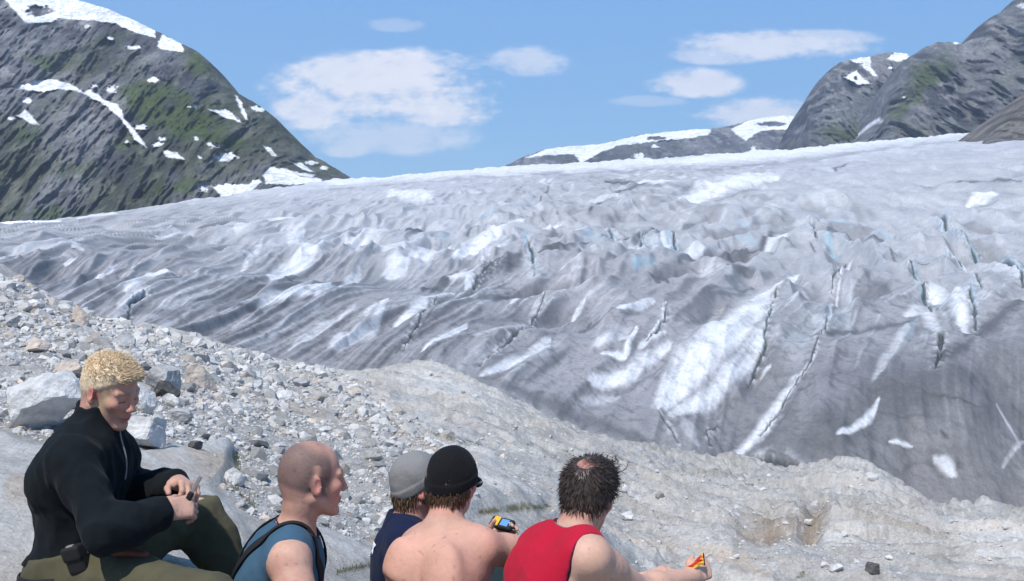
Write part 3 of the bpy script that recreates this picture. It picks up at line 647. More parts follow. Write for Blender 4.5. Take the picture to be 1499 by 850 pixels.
S1 = [[(768, 231), (798, 218), (850, 211), (900, 206), (960, 192), (1030, 185), (1042, 190), (1036, 197), (1000, 203), (960, 207), (905, 213), (880, 222), (852, 238), (846, 232), (840, 225), (800, 227)], [(1070, 188), (1110, 170), (1172, 165), (1168, 188), (1130, 190), (1112, 192), (1092, 206), (1082, 200)], ('hole', 1130, 181, 22, 4), ('hole', 960, 202, 14, 3), (935, 228, 8, 4), (1103, 221, 5, 7), (960, 214, 5, 2), (1000, 200, 10, 3)]
P, f, c = mountain(R1, [(700, 262), (900, 262), (1330, 240)], 3000, 3600, 420, 110, 70, 330, rockcol([], S1, gamt=.45, rock=(.15, .15, .155)), rough_px=1.6)
tag(add_obj('mountain', make_mesh('mountain_range', P, f, m_rock, c)), 'distant range with snow along its flat top behind the ice', 'mountain', kind='structure')
R2 = [(1130, 262), (1158, 218), (1166, 196), (1174, 180), (1184, 152), (1198, 128), (1210, 108), (1222, 95), (1231, 89), (1242, 87), (1274, 84), (1284, 80), (1300, 78), (1328, 79), (1345, 90), (1400, 110), (1470, 130)]
S2 = [[(1237, 84), (1274, 81), (1275, 97), (1286, 112), (1278, 110), (1262, 97)], [(1234, 113), (1254, 103), (1263, 115), (1276, 121), (1260, 126), (1246, 119)], [(1298, 86), (1310, 76), (1332, 77), (1332, 85), (1312, 90)], ('hole', 1255, 93, 8, 1.6), ('hole', 1252, 114, 3, 3), (1303, 98, 4, 2), (1280, 168, 4, 8)]
P, f, c = mountain(R2, [(1130, 262), (1300, 235), (1470, 225)], 2000, 2420, 320, 220, 95, 170, rockcol([[(1190, 190), (1260, 180), (1290, 150), (1290, 200), (1230, 215)]], S2, gamt=.4), rough_px=4.0)
tag(add_obj('mountain', make_mesh('mountain_peak', P, f, m_rock, c)), 'pointed dark peak with a snow notch in its summit', 'mountain', kind='structure')
R3 = [(1225, 240), (1262, 208), (1285, 180), (1296, 150), (1305, 128), (1318, 104), (1334, 82), (1350, 71), (1375, 62), (1395, 60), (1412, 63), (1424, 56), (1438, 40), (1455, 22), (1475, 12), (1490, 2), (1520, -30), (1600, -90), (1800, -200), (2000, -260)]
S3 = [(1401, 61, 10, 3), (1287, 175, 5, 4), (1323, 140, 3, 3), (1496, 8, 6, 3)]
P, f, c = mountain(R3, [(1225, 242), (1450, 222), (2000, 215)], ([1225, 1500, 2000], [1650, 1550, 1450]), ([1225, 1500, 2000], [1900, 2050, 2200]), 440, 280, 105, 180, rockcol([[(1330, 100), (1380, 80), (1400, 100), (1340, 150)], [(1330, 120), (1300, 170), (1320, 180), (1350, 130)]], S3, gamt=.35), rough_px=4.0)
tag(add_obj('mountain', make_mesh('mountain_flank', P, f, m_rock, c)), 'grey mountain flank rising out of the picture over the far ice', 'mountain', kind='structure')
R4 = [(1415, 222), (1432, 210), (1446, 196), (1460, 182), (1478, 166), (1499, 150), (1540, 118), (1620, 60), (1760, -20), (2000, -60)]
P, f, c = mountain(R4, [(1415, 226), (1499, 222), (2000, 230)], 640, ([1415, 2000], [720, 900]), 220, 150, 22, 60, rockcol([], [], rock=(.20, .182, .17), dark=(.09, .085, .08), pale=(.29, .27, .25), gamt=.1))
tag(add_obj('mountain', make_mesh('mountain_spur', P, f, m_rock, c)), 'brown rock spur beside the upper ice', 'mountain', kind='structure')

# ================================================================== implicit surfaces for people and clothes
def unit(v): v = np.asarray(v, float); return v / (np.linalg.norm(v) + 1e-12)
class Frame:
    """o + f * forward + r * right + u * up"""
    def __init__(s, o, f, r, u, k=1.0): s.o, s.f, s.r, s.u = map(lambda v: np.asarray(v, float), (o, f, r, u)); s.k = k
    def __call__(s, f, r, u): return s.o + s.k * (f * s.f + r * s.r + u * s.u)
    def local(s, P): Q = (P - s.o) / s.k; return np.stack([Q @ s.f, Q @ s.r, Q @ s.u], -1)
    @property
    def R(s): return np.stack([s.f, s.r, s.u])
def head_frame(o, yaw, pitch=0, roll=0, k=1.0):
    y, p, r = map(math.radians, (yaw, pitch, roll))
    f0 = np.array([math.cos(y), math.sin(y), 0]); up = np.array([0, 0, 1.0])
    f = math.cos(p) * f0 - math.sin(p) * up; u = math.sin(p) * f0 + math.cos(p) * up
    rt = np.cross(f, u)
    rt, u = math.cos(r) * rt - math.sin(r) * u, math.cos(r) * u + math.sin(r) * rt
    return Frame(o, f, rt, u, k)

class Body:
    def __init__(s, k=1.0): s.ops = []; s.k = k
    def cone(s, a, b, ra, rb, k=.02, op='u'): s.ops.append((op, 'c', (np.asarray(a, float), np.asarray(b, float), ra * s.k, rb * s.k), k * s.k)); return s
    def ell(s, c, r, R=None, k=.02, op='u'): s.ops.append((op, 'e', (np.asarray(c, float), np.asarray(r, float) * s.k, np.eye(3) if R is None else np.asarray(R, float)), k)); return s
    def box(s, c, h, R=None, rd=.01, k=.01, op='u'): s.ops.append((op, 'b', (np.asarray(c, float), np.asarray(h, float), np.eye(3) if R is None else np.asarray(R, float), rd), k)); return s
    def plane(s, p, n, k=.004, op='i'): s.ops.append((op, 'p', (np.asarray(p, float), unit(n)), k)); return s        # keeps the side the normal points away from
    def grow(s, g, kadd=0.0):
        b = Body()
        for op, t, a, k in s.ops:
            if op != 'u': continue
            if t == 'c': a = (a[0], a[1], a[2] + g, a[3] + g)
            elif t == 'e': a = (a[0], a[1] + g, a[2])
            elif t == 'b': a = (a[0], a[1] + g, a[2], a[3])
            b.ops.append((op, t, a, k + kadd))
        return b
    def add(s, other): s.ops += other.ops; return s
    @staticmethod
    def prim(t, a, P):
        if t == 'c':
            A, B, ra, rb = a; ab = B - A; L2 = ab @ ab + 1e-12
            h = np.clip(((P - A) @ ab) / L2, 0, 1)
            return np.linalg.norm(P - A - h[..., None] * ab, axis=-1) - (ra + (rb - ra) * h)
        if t == 'e':
            C, r, R = a; q = (P - C) @ R.T
            k0 = np.linalg.norm(q / r, axis=-1); k1 = np.linalg.norm(q / (r * r), axis=-1)
            return np.where(k1 > 1e-6, k0 * (k0 - 1) / np.maximum(k1, 1e-6), -r.min())
        if t == 'b':
            C, h, R, rd = a; q = np.abs((P - C) @ R.T) - (h - rd)
            return np.linalg.norm(np.maximum(q, 0), axis=-1) + np.minimum(q.max(-1), 0) - rd
        if t == 'p':
            return (P - a[0]) @ a[1]
    def __call__(s, P):
        D = np.full(P.shape[:-1], 1e3)
        for op, t, a, k in s.ops: D = s.comb(op, D, s.prim(t, a, P), k)
        return D
    @staticmethod
    def comb(op, a, b, k):
        k = max(k, 1e-5)
        if op == 'u':
            h = np.clip(.5 + .5 * (a - b) / k, 0, 1); return a * (1 - h) + b * h - k * h * (1 - h)
        if op == 's': b = -b
        h = np.clip(.5 - .5 * (a - b) / k, 0, 1); return a * (1 - h) + b * h + k * h * (1 - h)
    def grad(s, P, e=.002):
        g = np.stack([s(P + np.eye(3)[i] * e) - s(P - np.eye(3)[i] * e) for i in range(3)], -1)
        return g / (np.linalg.norm(g, axis=-1, keepdims=True) + 1e-9)
    def bounds(s):
        lo = np.full(3, 1e9); hi = -lo
        for op, t, a, k in s.ops:
            if op != 'u': continue
            if t == 'c':
                r = max(a[2], a[3]); lo = np.minimum(lo, np.minimum(a[0], a[1]) - r); hi = np.maximum(hi, np.maximum(a[0], a[1]) + r)
            else:
                r = np.linalg.norm(a[1]) if t == 'b' else a[1].max(); lo = np.minimum(lo, a[0] - r); hi = np.maximum(hi, a[0] + r)
        return lo - .02, hi + .02

def mesh_body(body, h, noise=None, B=12):
    lo, hi = body.bounds()
    nb = np.ceil((hi - lo) / h / B).astype(int) + 1; n = nb * B
    bi = np.stack(np.meshgrid(*[np.arange(k) for k in nb], indexing='ij'), -1).reshape(-1, 3)
    cen = lo + (bi * B + (B - 1) / 2) * h; R = B * h * .5 * 1.74
    dc = body(cen)
    act = np.abs(dc) < R * 1.35 + .012
    dense = np.repeat(np.repeat(np.repeat(np.where(dc < 0, -1., 1.).astype(np.float32).reshape(nb), B, 0), B, 1), B, 2)
    bi, cen, dc = bi[act], cen[act], dc[act]
    off = np.stack(np.meshgrid(*[np.arange(B)] * 3, indexing='ij'), -1).reshape(-1, 3)
    P = lo + (bi[:, None] * B + off[None]) * h
    D = np.full(P.shape[:2], 1e3)
    for op, t, a, k in body.ops:
        dp = Body.prim(t, a, cen)
        if op == 'u': m = dp < np.abs(dc) + 2.2 * R + k
        elif op == 's': m = dp < 2.0 * R + k
        else: m = dp > -2.0 * R - k
        if m.any(): D[m] = Body.comb(op, D[m], Body.prim(t, a, P[m]), k)
    if noise is not None: D = D + noise(P.reshape(-1, 3)).reshape(D.shape)
    idx = bi[:, None] * B + off[None]
    dense[idx[..., 0], idx[..., 1], idx[..., 2]] = D
    sg = dense < 0
    c8 = [sg[i:n[0] - 1 + i, j:n[1] - 1 + j, k:n[2] - 1 + k] for i in (0, 1) for j in (0, 1) for k in (0, 1)]
    s_and = c8[0].copy(); s_or = c8[0].copy()
    for q in c8[1:]: s_and &= q; s_or |= q
    cells = np.argwhere(s_or & ~s_and)
    ids = np.full(tuple(n - 1), -1, np.int64); ids[cells[:, 0], cells[:, 1], cells[:, 2]] = np.arange(len(cells))
    acc = np.zeros((len(cells), 3)); cnt = np.zeros(len(cells))
    corners = [(i, j, k) for i in (0, 1) for j in (0, 1) for k in (0, 1)]
    val = {c: dense[cells[:, 0] + c[0], cells[:, 1] + c[1], cells[:, 2] + c[2]] for c in corners}
    for ax in range(3):
        for c in corners:
            if c[ax]: continue
            e = list(c); e[ax] = 1; e = tuple(e)
            a, b = val[c], val[e]; m = (a < 0) != (b < 0)
            t = np.where(m, a / np.where(m, a - b, 1), 0); t = np.clip(t, 0, 1)
            p = np.tile(np.array(c, float), (len(cells), 1)); p[:, ax] += t
            acc[m] += p[m]; cnt += m
    V = lo + (cells + acc / cnt[:, None]) * h
    faces = []
    for ax in range(3):
        u, v = (ax + 1) % 3, (ax + 2) % 3
        sl0 = [slice(None)] * 3; sl1 = [slice(None)] * 3; sl0[ax] = slice(0, -1); sl1[ax] = slice(1, None)
        a, b = sg[tuple(sl0)], sg[tuple(sl1)]
        for flip in (0, 1):
            e = np.argwhere((a & ~b) if not flip else (~a & b))
            e = e[(e[:, u] > 0) & (e[:, v] > 0) & (e[:, u] < n[u] - 1) & (e[:, v] < n[v] - 1) & (e[:, ax] < n[ax] - 1)]
            q = []
            for du, dv in ((1, 1), (0, 1), (0, 0), (1, 0)):
                g = e.copy(); g[:, u] -= du; g[:, v] -= dv; q.append(ids[g[:, 0], g[:, 1], g[:, 2]])
            q = np.stack(q, -1); q = q[(q >= 0).all(1)]
            faces.append(q if not flip else q[:, ::-1])
    Fc = np.concatenate(faces)
    # a light smoothing pass
    for it, lam in ((0, .45), (1, -.40), (2, .35)):
        sm = np.zeros_like(V); ct = np.zeros(len(V))
        for i in range(4):
            j = (i + 1) % 4
            np.add.at(sm, Fc[:, i], V[Fc[:, j]]); np.add.at(ct, Fc[:, i], 1)
        V = V + lam * (sm / np.maximum(ct, 1)[:, None] - V)
    return V, Fc

def tube(pts, r, sides=8, flat=None, nrm=None):
    """swept tube along pts; flat = (half width, half thickness) with normals nrm gives a strap"""
    pts = np.asarray(pts, float); n = len(pts)
    tg = np.gradient(pts, axis=0); tg /= np.linalg.norm(tg, axis=1)[:, None] + 1e-12
    if nrm is None:
        a = np.array([0, 0, 1.0]) if abs(tg[0][2]) < .9 else np.array([1.0, 0, 0])
        N = np.cross(tg, a)
    else: N = nrm - (nrm * tg).sum(1)[:, None] * tg
    N /= np.linalg.norm(N, axis=1)[:, None] + 1e-12
    Bn = np.cross(tg, N)
    an = np.linspace(0, 2 * np.pi, sides, endpoint=False)
    if flat: V = pts[:, None] + np.sign(np.cos(an))[None, :, None] * np.abs(np.cos(an))[None, :, None] ** .6 * flat[0] * Bn[:, None] + np.sign(np.sin(an))[None, :, None] * np.abs(np.sin(an))[None, :, None] ** .6 * flat[1] * N[:, None]
    else:
        rr = np.broadcast_to(r, (n,))
        V = pts[:, None] + rr[:, None, None] * (np.cos(an)[None, :, None] * Bn[:, None] + np.sin(an)[None, :, None] * N[:, None])
    f = []
    for i in range(n - 1):
        for j in range(sides):
            k = (j + 1) % sides; f.append((i * sides + j, i * sides + k, (i + 1) * sides + k, (i + 1) * sides + j))
    V = V.reshape(-1, 3); m = len(V)
    V = np.concatenate([V, pts[:1], pts[-1:]])
    t = [(m, (j + 1) % sides, j) for j in range(sides)] + [(m + 1, (n - 1) * sides + j, (n - 1) * sides + (j + 1) % sides) for j in range(sides)]
    return V, [np.array(f), np.array(t)]

def join(parts):
    Vs, fs, o = [], {3: [], 4: []}, 0
    for V, f in parts:
        for q in (f if isinstance(f, list) else [f]):
            q = np.asarray(q); fs[q.shape[1]].append(q + o)
        Vs.append(V); o += len(V)
    return np.concatenate(Vs), [np.concatenate(v) for v in fs.values() if v]

def spline(pts, n):
    pts = np.asarray(pts, float); m = len(pts); t = np.linspace(0, m - 1, n); out = []
    for q in t:
        i = min(int(q), m - 2); u = q - i
        p0, p1, p2, p3 = pts[max(i - 1, 0)], pts[i], pts[i + 1], pts[min(i + 2, m - 1)]
        out.append(.5 * ((2 * p1) + (-p0 + p2) * u + (2 * p0 - 5 * p1 + 4 * p2 - p3) * u * u + (-p0 + 3 * p1 - 3 * p2 + p3) * u ** 3))
    return np.array(out)

def drape(body, pts, n, lift):
    P = spline(pts, n)
    for _ in range(6):
        d = body(P); P = P - (d - lift)[:, None] * body.grad(P) * .8
    return P, body.grad(P)

def tufts(P, N, comb, length, width, jit=.35, curl=0.0, r=None, clump=0.0):
    """many thin curved hairs as slim three sided blades"""
    n = len(P); r = r or rng
    L = length * r.uniform(.6, 1.25, n)[:, None]
    fld = clump * np.stack([perlin(P * 48 + q) for q in (0.3, 9.1, 17.7)], -1) * 1.6 if clump else 0
    comb = comb + fld
    d = N + comb + r.normal(0, jit, (n, 3)); d /= np.linalg.norm(d, axis=1)[:, None]
    d2 = d + comb * .9 + r.normal(0, jit * .7 + curl, (n, 3)); d2 /= np.linalg.norm(d2, axis=1)[:, None]
    s = np.cross(d, r.normal(size=(n, 3))); s /= np.linalg.norm(s, axis=1)[:, None]; s2 = np.cross(d, s)
    w = width * r.uniform(.6, 1.3, n)[:, None]
    b = P - N * .003; mid = b + d * L * .55; tip = mid + d2 * L * .5
    ring = lambda c, k: [c + s * w * k, c - s * w * k * .5 + s2 * w * k * .87, c - s * w * k * .5 - s2 * w * k * .87]
    V = np.stack(ring(b, 1) + ring(mid, .8) + [tip], 1)
    i = np.arange(n)[:, None] * 7
    q = np.concatenate([i + np.array([[a, (a + 1) % 3, (a + 1) % 3 + 3, a + 3]]) for a in range(3)])
    t = np.concatenate([i + np.array([[3 + a, 3 + (a + 1) % 3, 6]]) for a in range(3)])
    return V.reshape(-1, 3), [q, t]

# ------------------------------------------------------------------ anatomy
def put_head(b, H, face=1.0, jaw=1.0):
    k_ = b.k; b.k = H.k
    b.ell(H(-.014, 0, .036), (.097, .0765, .086), H.R, .02)
    b.ell(H(-.045, 0, .005), (.06, .066, .07), H.R, .02)
    b.ell(H(.032, 0, -.028), (.058, .060, .085), H.R, .02)
    for s in (-1, 1):
        b.cone(H(-.012, s * .056, -.05), H(.062, s * .016 * jaw, -.100), .017, .016, .02)
        b.ell(H(.060, s * .045, -.018), (.022, .020, .020), H.R, .018)
        b.cone(H(.086, s * .008, .026), H(.070, s * .046, .024), .0095, .0095, .012)
    b.ell(H(.074, 0, -.103), (.019, .024, .017), H.R, .015)
    for s in (-1, 1): b.ell(H(.094, s * .031, .006), (.012, .017, .012), H.R, .010, 's')
    b.cone(H(.088, 0, .016), H(.1035, 0, -.022), .0085, .0105, .010)
    b.ell(H(.1065, 0, -.028), (.0105, .0115, .010), H.R, .006)
    for s in (-1, 1): b.ell(H(.099, s * .013, -.032), (.011, .008, .009), H.R, .006)
    for s in (-1, 1):
        b.ell(H(.0745, s * .031, .004), (.0125, .0125, .0125), H.R, .002)
        b.cone(H(.083, s * .018, .0135), H(.077, s * .043, .0115), .0052, .0052, .006)
    b.ell(H(.0865, 0, -.061), (.010, .025, .0068), H.R, .007)
    b.ell(H(.085, 0, -.0735), (.010, .021, .0080), H.R, .008)
    b.cone(H(.097, .02, -.0668), H(.097, -.02, -.0668), .0016, .0016, .003, 's')
    for s in (-1, 1):
        R = Frame(H.o, unit(H.f * .92 + s * H.r * .45), unit(H.r * s - H.f * .45 * .92), H.u).R
        b.ell(H(-.014, s * .080, -.006), (.019, .0075, .032), R, .006)
        b.ell(H(-.010, s * .087, -.002), (.010, .006, .018), R, .005, 's')
        b.ell(H(-.004, s * .078, -.030), (.010, .006, .010), R, .005)
    b.k = k_

def put_hand(b, W, X, Z, side, curl=(.6, .6, .5), spread=.06, thumb=(.55, .75, -.35), tb=(.6, .8, -.45), scale=1.0, tips=None):
    """W wrist, X towards the knuckles, Z back of the hand; side = +1 when the thumb is on Z x X"""
    X = unit(X); Z = unit(Z - (Z @ X) * X); Y = np.cross(Z, X) * side; s = scale
    at = lambda x, y, z: W + s * (x * X + y * Y + z * Z)
    ys = (.029, .010, -.009, -.027); xs = (.088, .092, .088, .080); Ls = (.072, .080, .074, .058)
    for y, xk in zip(ys, xs): b.cone(at(.006, y * .62, 0), at(xk, y, .003), .0145 * s, .0112 * s, .014)
    b.cone(at(.02, .012, -.006), at(.05, .03, -.010), .016 * s, .014 * s, .012)
    b.cone(W - X * .03 * s, at(.02, 0, 0), .025 * s, .021 * s, .015)
    for i, (y, xk, L) in enumerate(zip(ys, xs, Ls)):
        p = at(xk, y, .002); a = 0.0; r = .0096 * s
        c = curl[i] if isinstance(curl[0], (tuple, list)) else curl
        for seg, (fr, da) in enumerate(zip((.45, .31, .24), c)):
            a += da
            d = math.cos(a) * X - math.sin(a) * Z + spread * (y / .03) * Y * math.cos(a)
            q = p + d * L * fr * s; b.cone(p, q, r, r * .9, .0035); p, r = q, r * .9
    p = at(.034, .036, -.008); q = p + unit(thumb[0] * X + thumb[1] * Y + thumb[2] * Z) * .040 * s
    b.cone(at(.018, .018, -.004), p, .015 * s, .0135 * s, .010); b.cone(p, q, .0125 * s, .0105 * s, .005)
    t = q + unit(tb[0] * X + tb[1] * Y + tb[2] * Z) * .030 * s; b.cone(q, t, .0105 * s, .0085 * s, .004)
    return at

class Person:
    pass

def torso_frame(p):
    up = unit(p.NB - p.PV); r = p.SR - p.SL; r = unit(r - (r @ up) * up)
    return Frame(p.PV, np.cross(up, r), r, up)

def torso_prims(p, g=0.0, part=('pelvis', 'trunk', 'yoke')):
    """spine as a bent row of ellipsoids from pelvis to neck"""
    b = Body(); T = p.T
    mid = p.MID
    def sp(t):
        return (1 - t) ** 2 * p.PV + 2 * t * (1 - t) * mid + t * t * p.NB
    def fr(t):
        u = unit(sp(min(t + .03, 1.05)) - sp(t - .03)); r = unit(T.r - (T.r @ u) * u); return Frame(sp(t), np.cross(u, r), r, u)
    p.spine = fr
    k = p.bulk
    if 'pelvis' in part:
        f = fr(.02); b.ell(f(0, 0, 0), (.115 * k + g, .168 * k + g, .12 + g), f.R, .05)
        for s in (-1, 1): b.ell(f(-.04, s * .075, -.03), (.10 + g, .088 + g, .095 + g), f.R, .05)
    if 'trunk' in part:
        for t, rf, rr, ru in ((.24, .102, .142, .11), (.44, .108, .150, .12), (.64, .118, .165, .13), (.80, .108, .165, .11)):
            f = fr(t); b.ell(f(.012 if t > .4 else .01, 0, 0), (rf * k + g, rr * k + g, ru + g), f.R, .06)
        for s in (-1, 1):
            f = fr(.70); b.ell(f(.062, s * .075, .015), (.05 * k + g, .082 + g, .07 + g), f.R, .05)
            S = p.SL if s < 0 else p.SR
            b.cone(f(-.03, s * .10 * k, -.03), S * .8 + f(0, 0, 0) * .2 - .02 * f.f, .072 * k + g, .054 * k + g, .05)
    if 'yoke' in part:
        f = fr(.97)
        for S in (p.SL, p.SR):
            b.cone(p.NB - T.up_ * .02, S * .72 + p.NB * .28 + np.array([0, 0, .008]), .054 * k + g, .048 * k + g, .04)
            b.cone(S * .6 + p.NB * .4, S, .053 * k + g, .053 * k + g, .04)
    return b

def arm_prims(S, E, W, g=0.0, k=1.0, to=1.0, cl=0.0):
    b = Body()
    b.cone(S, S + (E - S) * .36, .058 * k + g, .050 * k + g, .035)
    b.cone(S + (E - S) * .3, E, .048 * k + g, .041 * k + g + cl, .03)
    b.cone(E, E + (W - E) * .32, .040 * k + g + cl, .043 * k + g + cl, .025)
    b.cone(E + (W - E) * .3, E + (W - E) * to, .043 * k + g + cl, (.043 + (.0265 - .043) * (to - .3) / .7) * k + g + cl, .02)
    return b

def leg_prims(Hp, K, A, g=0.0, cl=0.0, k=1.0):
    b = Body()
    b.cone(Hp, Hp + (K - Hp) * .5, .092 * k + g, .077 * k + g, .04); b.cone(Hp + (K - Hp) * .45, K, .077 * k + g, .058 * k + g + cl, .03)
    b.cone(K, K + (A - K) * .35, .056 * k + g + cl, .060 * k + g + cl, .03); b.cone(K + (A - K) * .33, A, .060 * k + g + cl, .038 * k + g + cl * 1.6, .03)
    return b

def setup(**kw):
    p = Person(); p.bulk = 1.0; p.armk = 1.0
    for k, v in kw.items(): setattr(p, k, v)
    p.T = torso_frame(p); p.T.up_ = unit(p.NB - p.PV)
    return p

def body_of(p):
    b = Body()
    b.add(torso_prims(p))
    H = p.H
    b.cone(p.NB - p.T.up_ * .03, H(-.025, 0, -.055), .060, .055, .03)
    b.cone(H(-.035, 0, -.06), H(-.05, 0, .0), .050, .055, .03)
    put_head(b, H)
    for S, E, W in ((p.SL, p.EL, p.WL), (p.SR, p.ER, p.WR)): b.add(arm_prims(S, E, W, 0, p.armk))
    for Hp, K, A in ((p.HL, p.KL, p.AL), (p.HR, p.KR, p.AR)):
        b.add(leg_prims(Hp, K, A, k=getattr(p, 'legk', 1.0)))
        t = unit((K - Hp) * np.array([1, 1, 0])); b.cone(A - np.array([0, 0, .02]), A + t * .14 - np.array([0, 0, .05]), .036, .03, .02)
    p.hands(b)
    return b

# ------------------------------------------------------------------ cloth, skin and hair materials
def cloth(name, col, rough=.9, weave=900.0, sheen=.04, fold=.004, mod=.12):
    return surf(name, ((6.0, mod, 0), (22.0, .0, fold), (weave, .10, .0006)), rough=rough, spec=.05, attr=False, col=col, sheen=sheen)
m_skin = surf('skin', ((14.0, .07, .002), (70., .06, .0012), (300.0, .08, .0006)), rough=.6, spec=.28, sss=.07, sssr=(.012, .005, .003))
m_blond = surf('blond_hair', ((90.0, .45, 0), (400., .3, 0)), rough=.55, spec=.3, attr=False, col=(.68, .53, .35))
m_brown = surf('brown_hair', ((60.0, .3, 0), (400., .3, 0)), rough=.5, spec=.4, attr=False, col=(.115, .07, .042))
m_light = surf('light_brown_hair', ((60.0, .3, 0), (400., .3, 0)), rough=.5, spec=.4, attr=False, col=(.21, .135, .075))
m_dark = surf('dark_hair', ((60.0, .3, 0), (400., .3, 0)), rough=.45, spec=.45, attr=False, col=(.048, .032, .024))
m_beard = surf('beard_hair', ((60.0, .3, 0),), rough=.6, spec=.3, attr=False, col=(.14, .08, .045))
m_fleece = cloth('black_fleece', (.0095, .012, .014), weave=420., sheen=.03)
m_olive = cloth('olive_canvas', (.085, .078, .047), mod=.22)
m_khaki = cloth('khaki_canvas', (.21, .195, .13), mod=.15)
m_blue = cloth('slate_blue_jersey', (.055, .115, .175))
m_navy = cloth('navy_jersey', (.012, .017, .045))
m_red = cloth('red_jersey', (.52, .012, .035), mod=.1)
m_grey = cloth('grey_knit', (.21, .205, .20), weave=300.)
m_blackknit = cloth('black_knit', (.012, .012, .013), weave=300.)
m_black = surf('black_webbing', ((300., .1, .0005),), rough=.7, spec=.3, attr=False, col=(.012, .012, .013))
m_boot = surf('brown_leather', ((30., .2, .002),), rough=.6, spec=.4, attr=False, col=(.07, .04, .025))
m_white = surf('white_print', ((40., .1, 0),), rough=.8, attr=False, col=(.7, .7, .72))
m_glass = surf('dark_lens', ((5., .05, 0),), rough=.08, spec=.6, attr=False, col=(.02, .02, .022))
m_steel = surf('steel', ((80., .1, 0),), rough=.35, spec=.6, attr=False, col=(.22, .21, .2))
m_shirt = cloth('grey_shirt', (.30, .30, .31))

SKIN = np.array([.50, .295, .215])
def skin_colour(p, V, tone=SKIN, flush=.5, extra=None):
    L = p.H.local(V); f, r, u = L[:, 0], L[:, 1], L[:, 2]
    c = np.tile(np.asarray(tone, float), (len(V), 1))
    n = fbm(V * 9, 3); n2 = fbm(V * 40, 3)
    c = c * (1 + .08 * n2[:, None])
    c = mixc(c, (.52, .24, .175), sstep(.0, .5, n) * .45)
    hd = sstep(.17, .12, np.linalg.norm(L, axis=1))
    c = mixc(c, (.50, .22, .165), hd * flush * .7)
    c = mixc(c, (.56, .19, .14), hd * flush * sstep(.05, .02, np.linalg.norm(L - np.array([.105, 0, -.028]), axis=1)) * .7)
    for s in (-1, 1):
        c = mixc(c, (.56, .19, .14), sstep(.045, .02, np.linalg.norm(L - np.array([.06, s * .055, -.03]), axis=1)) * flush * .6)
        c = mixc(c, (.58, .20, .16), sstep(.036, .022, np.linalg.norm(L - np.array([-.012, s * .086, -.006]), axis=1)) * .65)
        e = np.linalg.norm(L - np.array([.0765, s * .031, .004]), axis=1)
        white = (not getattr(p, 'shut', False)) & (e < .0150) & (u < .0105) & (u > -.004) & (f > .080)
        c[white] = (.62, .58, .55)
        c[white & (np.abs(r - s * .031) < .0055)] = (.06, .07, .08)
        if getattr(p, 'shut', False): c = mixc(c, (.10, .05, .04), (sstep(.0034, .0012, np.abs(u + .003 + 6 * (r - s * .031) ** 2)) * (np.abs(r - s * .031) < .015) * (f > .062)) * .95)
        c = mixc(c, (.22, .14, .09), sstep(.008, .004, np.abs(u - (.030 - .004 * np.abs(np.abs(r) - .03) / .02))) * ((np.abs(r) > .012) & (np.abs(r) < .05) & (f > .06)) * getattr(p, 'brow', .5))
    c = mixc(c, (.46, .15, .13), ((f > .085) & (np.abs(r) < .026) & (u < -.054) & (u > -.081)) * .6)
    c = mixc(c, (.12, .04, .035), ((f > .088) & (np.abs(r) < .022) & (np.abs(u + .0665) < .0022)) * .7)
    if extra: c = extra(c, L, V)
    fk = fbm(V * 60 + 2.2, 1); c = c * (1 - .22 * sstep(.72, .86, fk))[:, None]
    c = c * (1 + .10 * fbm(V * 16 + 7, 3))[:, None]
    return c

m_trim = surf('jersey_with_trim', ((6.0, .1, 0), (22.0, .0, .004), (900., .10, .0006)), rough=.9, spec=.05, sheen=.04)
def trimmed(b, V, col, trim, width=.007):
    """colour of a sleeveless top: a narrow binding follows every cut edge"""
    d = np.full(len(V), 1e3)
    for op, t, a, k in b.ops:
        if op == 's': d = np.minimum(d, np.abs(Body.prim(t, a, V)))
    c = np.tile(np.asarray(col, float), (len(V), 1)) * (1 + .10 * fbm(V * 7, 3))[:, None]
    return mixc(c, trim, sstep(width, width * .6, d))

# ================================================================== the five people
def J(px, py, d): return place(px, py, d)
def foot_at(px, d, lift=.085):
    q, _, _ = ground_height(np.array([float(px)]), np.array([float(d)])); P = place(px, row_of(q[0], d), d); return P + np.array([0, 0, lift])
def person_obj(p, label, V, f, col):
    o = tag(add_obj('person', make_mesh('body', V, f, m_skin, col)), label, 'person', 'hikers resting above the glacier')
    return o
def part(name, parent, VF, mat, col=None, smooth=True):
    return add_obj(name, make_mesh(name, VF[0], VF[1], mat, col, smooth), parent)
def folds(amp, fr=11.0, seed=0.0, mask=None):
    def f(P):
        n = ridged(P * np.array([fr, fr, fr * .7]) + seed, 2) - .55
        n2 = fbm(P * fr * .45 + seed + 5, 2)
        v = -(n * .8 + n2 * .6) * amp
        return v if mask is None else v * mask(P)
    return f
def boots(p, o):
    for Hp, K, A in ((p.HL, p.KL, p.AL), (p.HR, p.KR, p.AR)):
        t = unit((K - Hp) * np.array([1, 1, 0])); z = np.array([0, 0, 1.])
        b = Body().cone(A + z * .07, A - z * .02, .052, .05, .02).cone(A - z * .045, A + t * .17 - z * .055, .046, .040, .03).ell(A - z * .05 - t * .02, (.05, .05, .045), None, .02)
        b.plane(A - z * .085, -z, .004)
        part('boot', o, mesh_body(b, .008), m_boot)
def trousers(p, o, mat, waist=.10, amp=.004, g=.010, cl=.012):
    b = torso_prims(p, g, ('pelvis',))
    f = p.spine(.12); b.ell(f(0, 0, 0), (.105 + g, .150 + g, .10), f.R, .04)
    for Hp, K, A in ((p.HL, p.KL, p.AL), (p.HR, p.KR, p.AR)): b.add(leg_prims(Hp, K, A, g, cl, getattr(p, 'legk', 1.0)))
    f = p.spine(.05); b.plane(f(0, 0, waist), f.u)
    return part('trousers', o, mesh_body(b, .007, folds(amp, 12, 3.3)), mat)
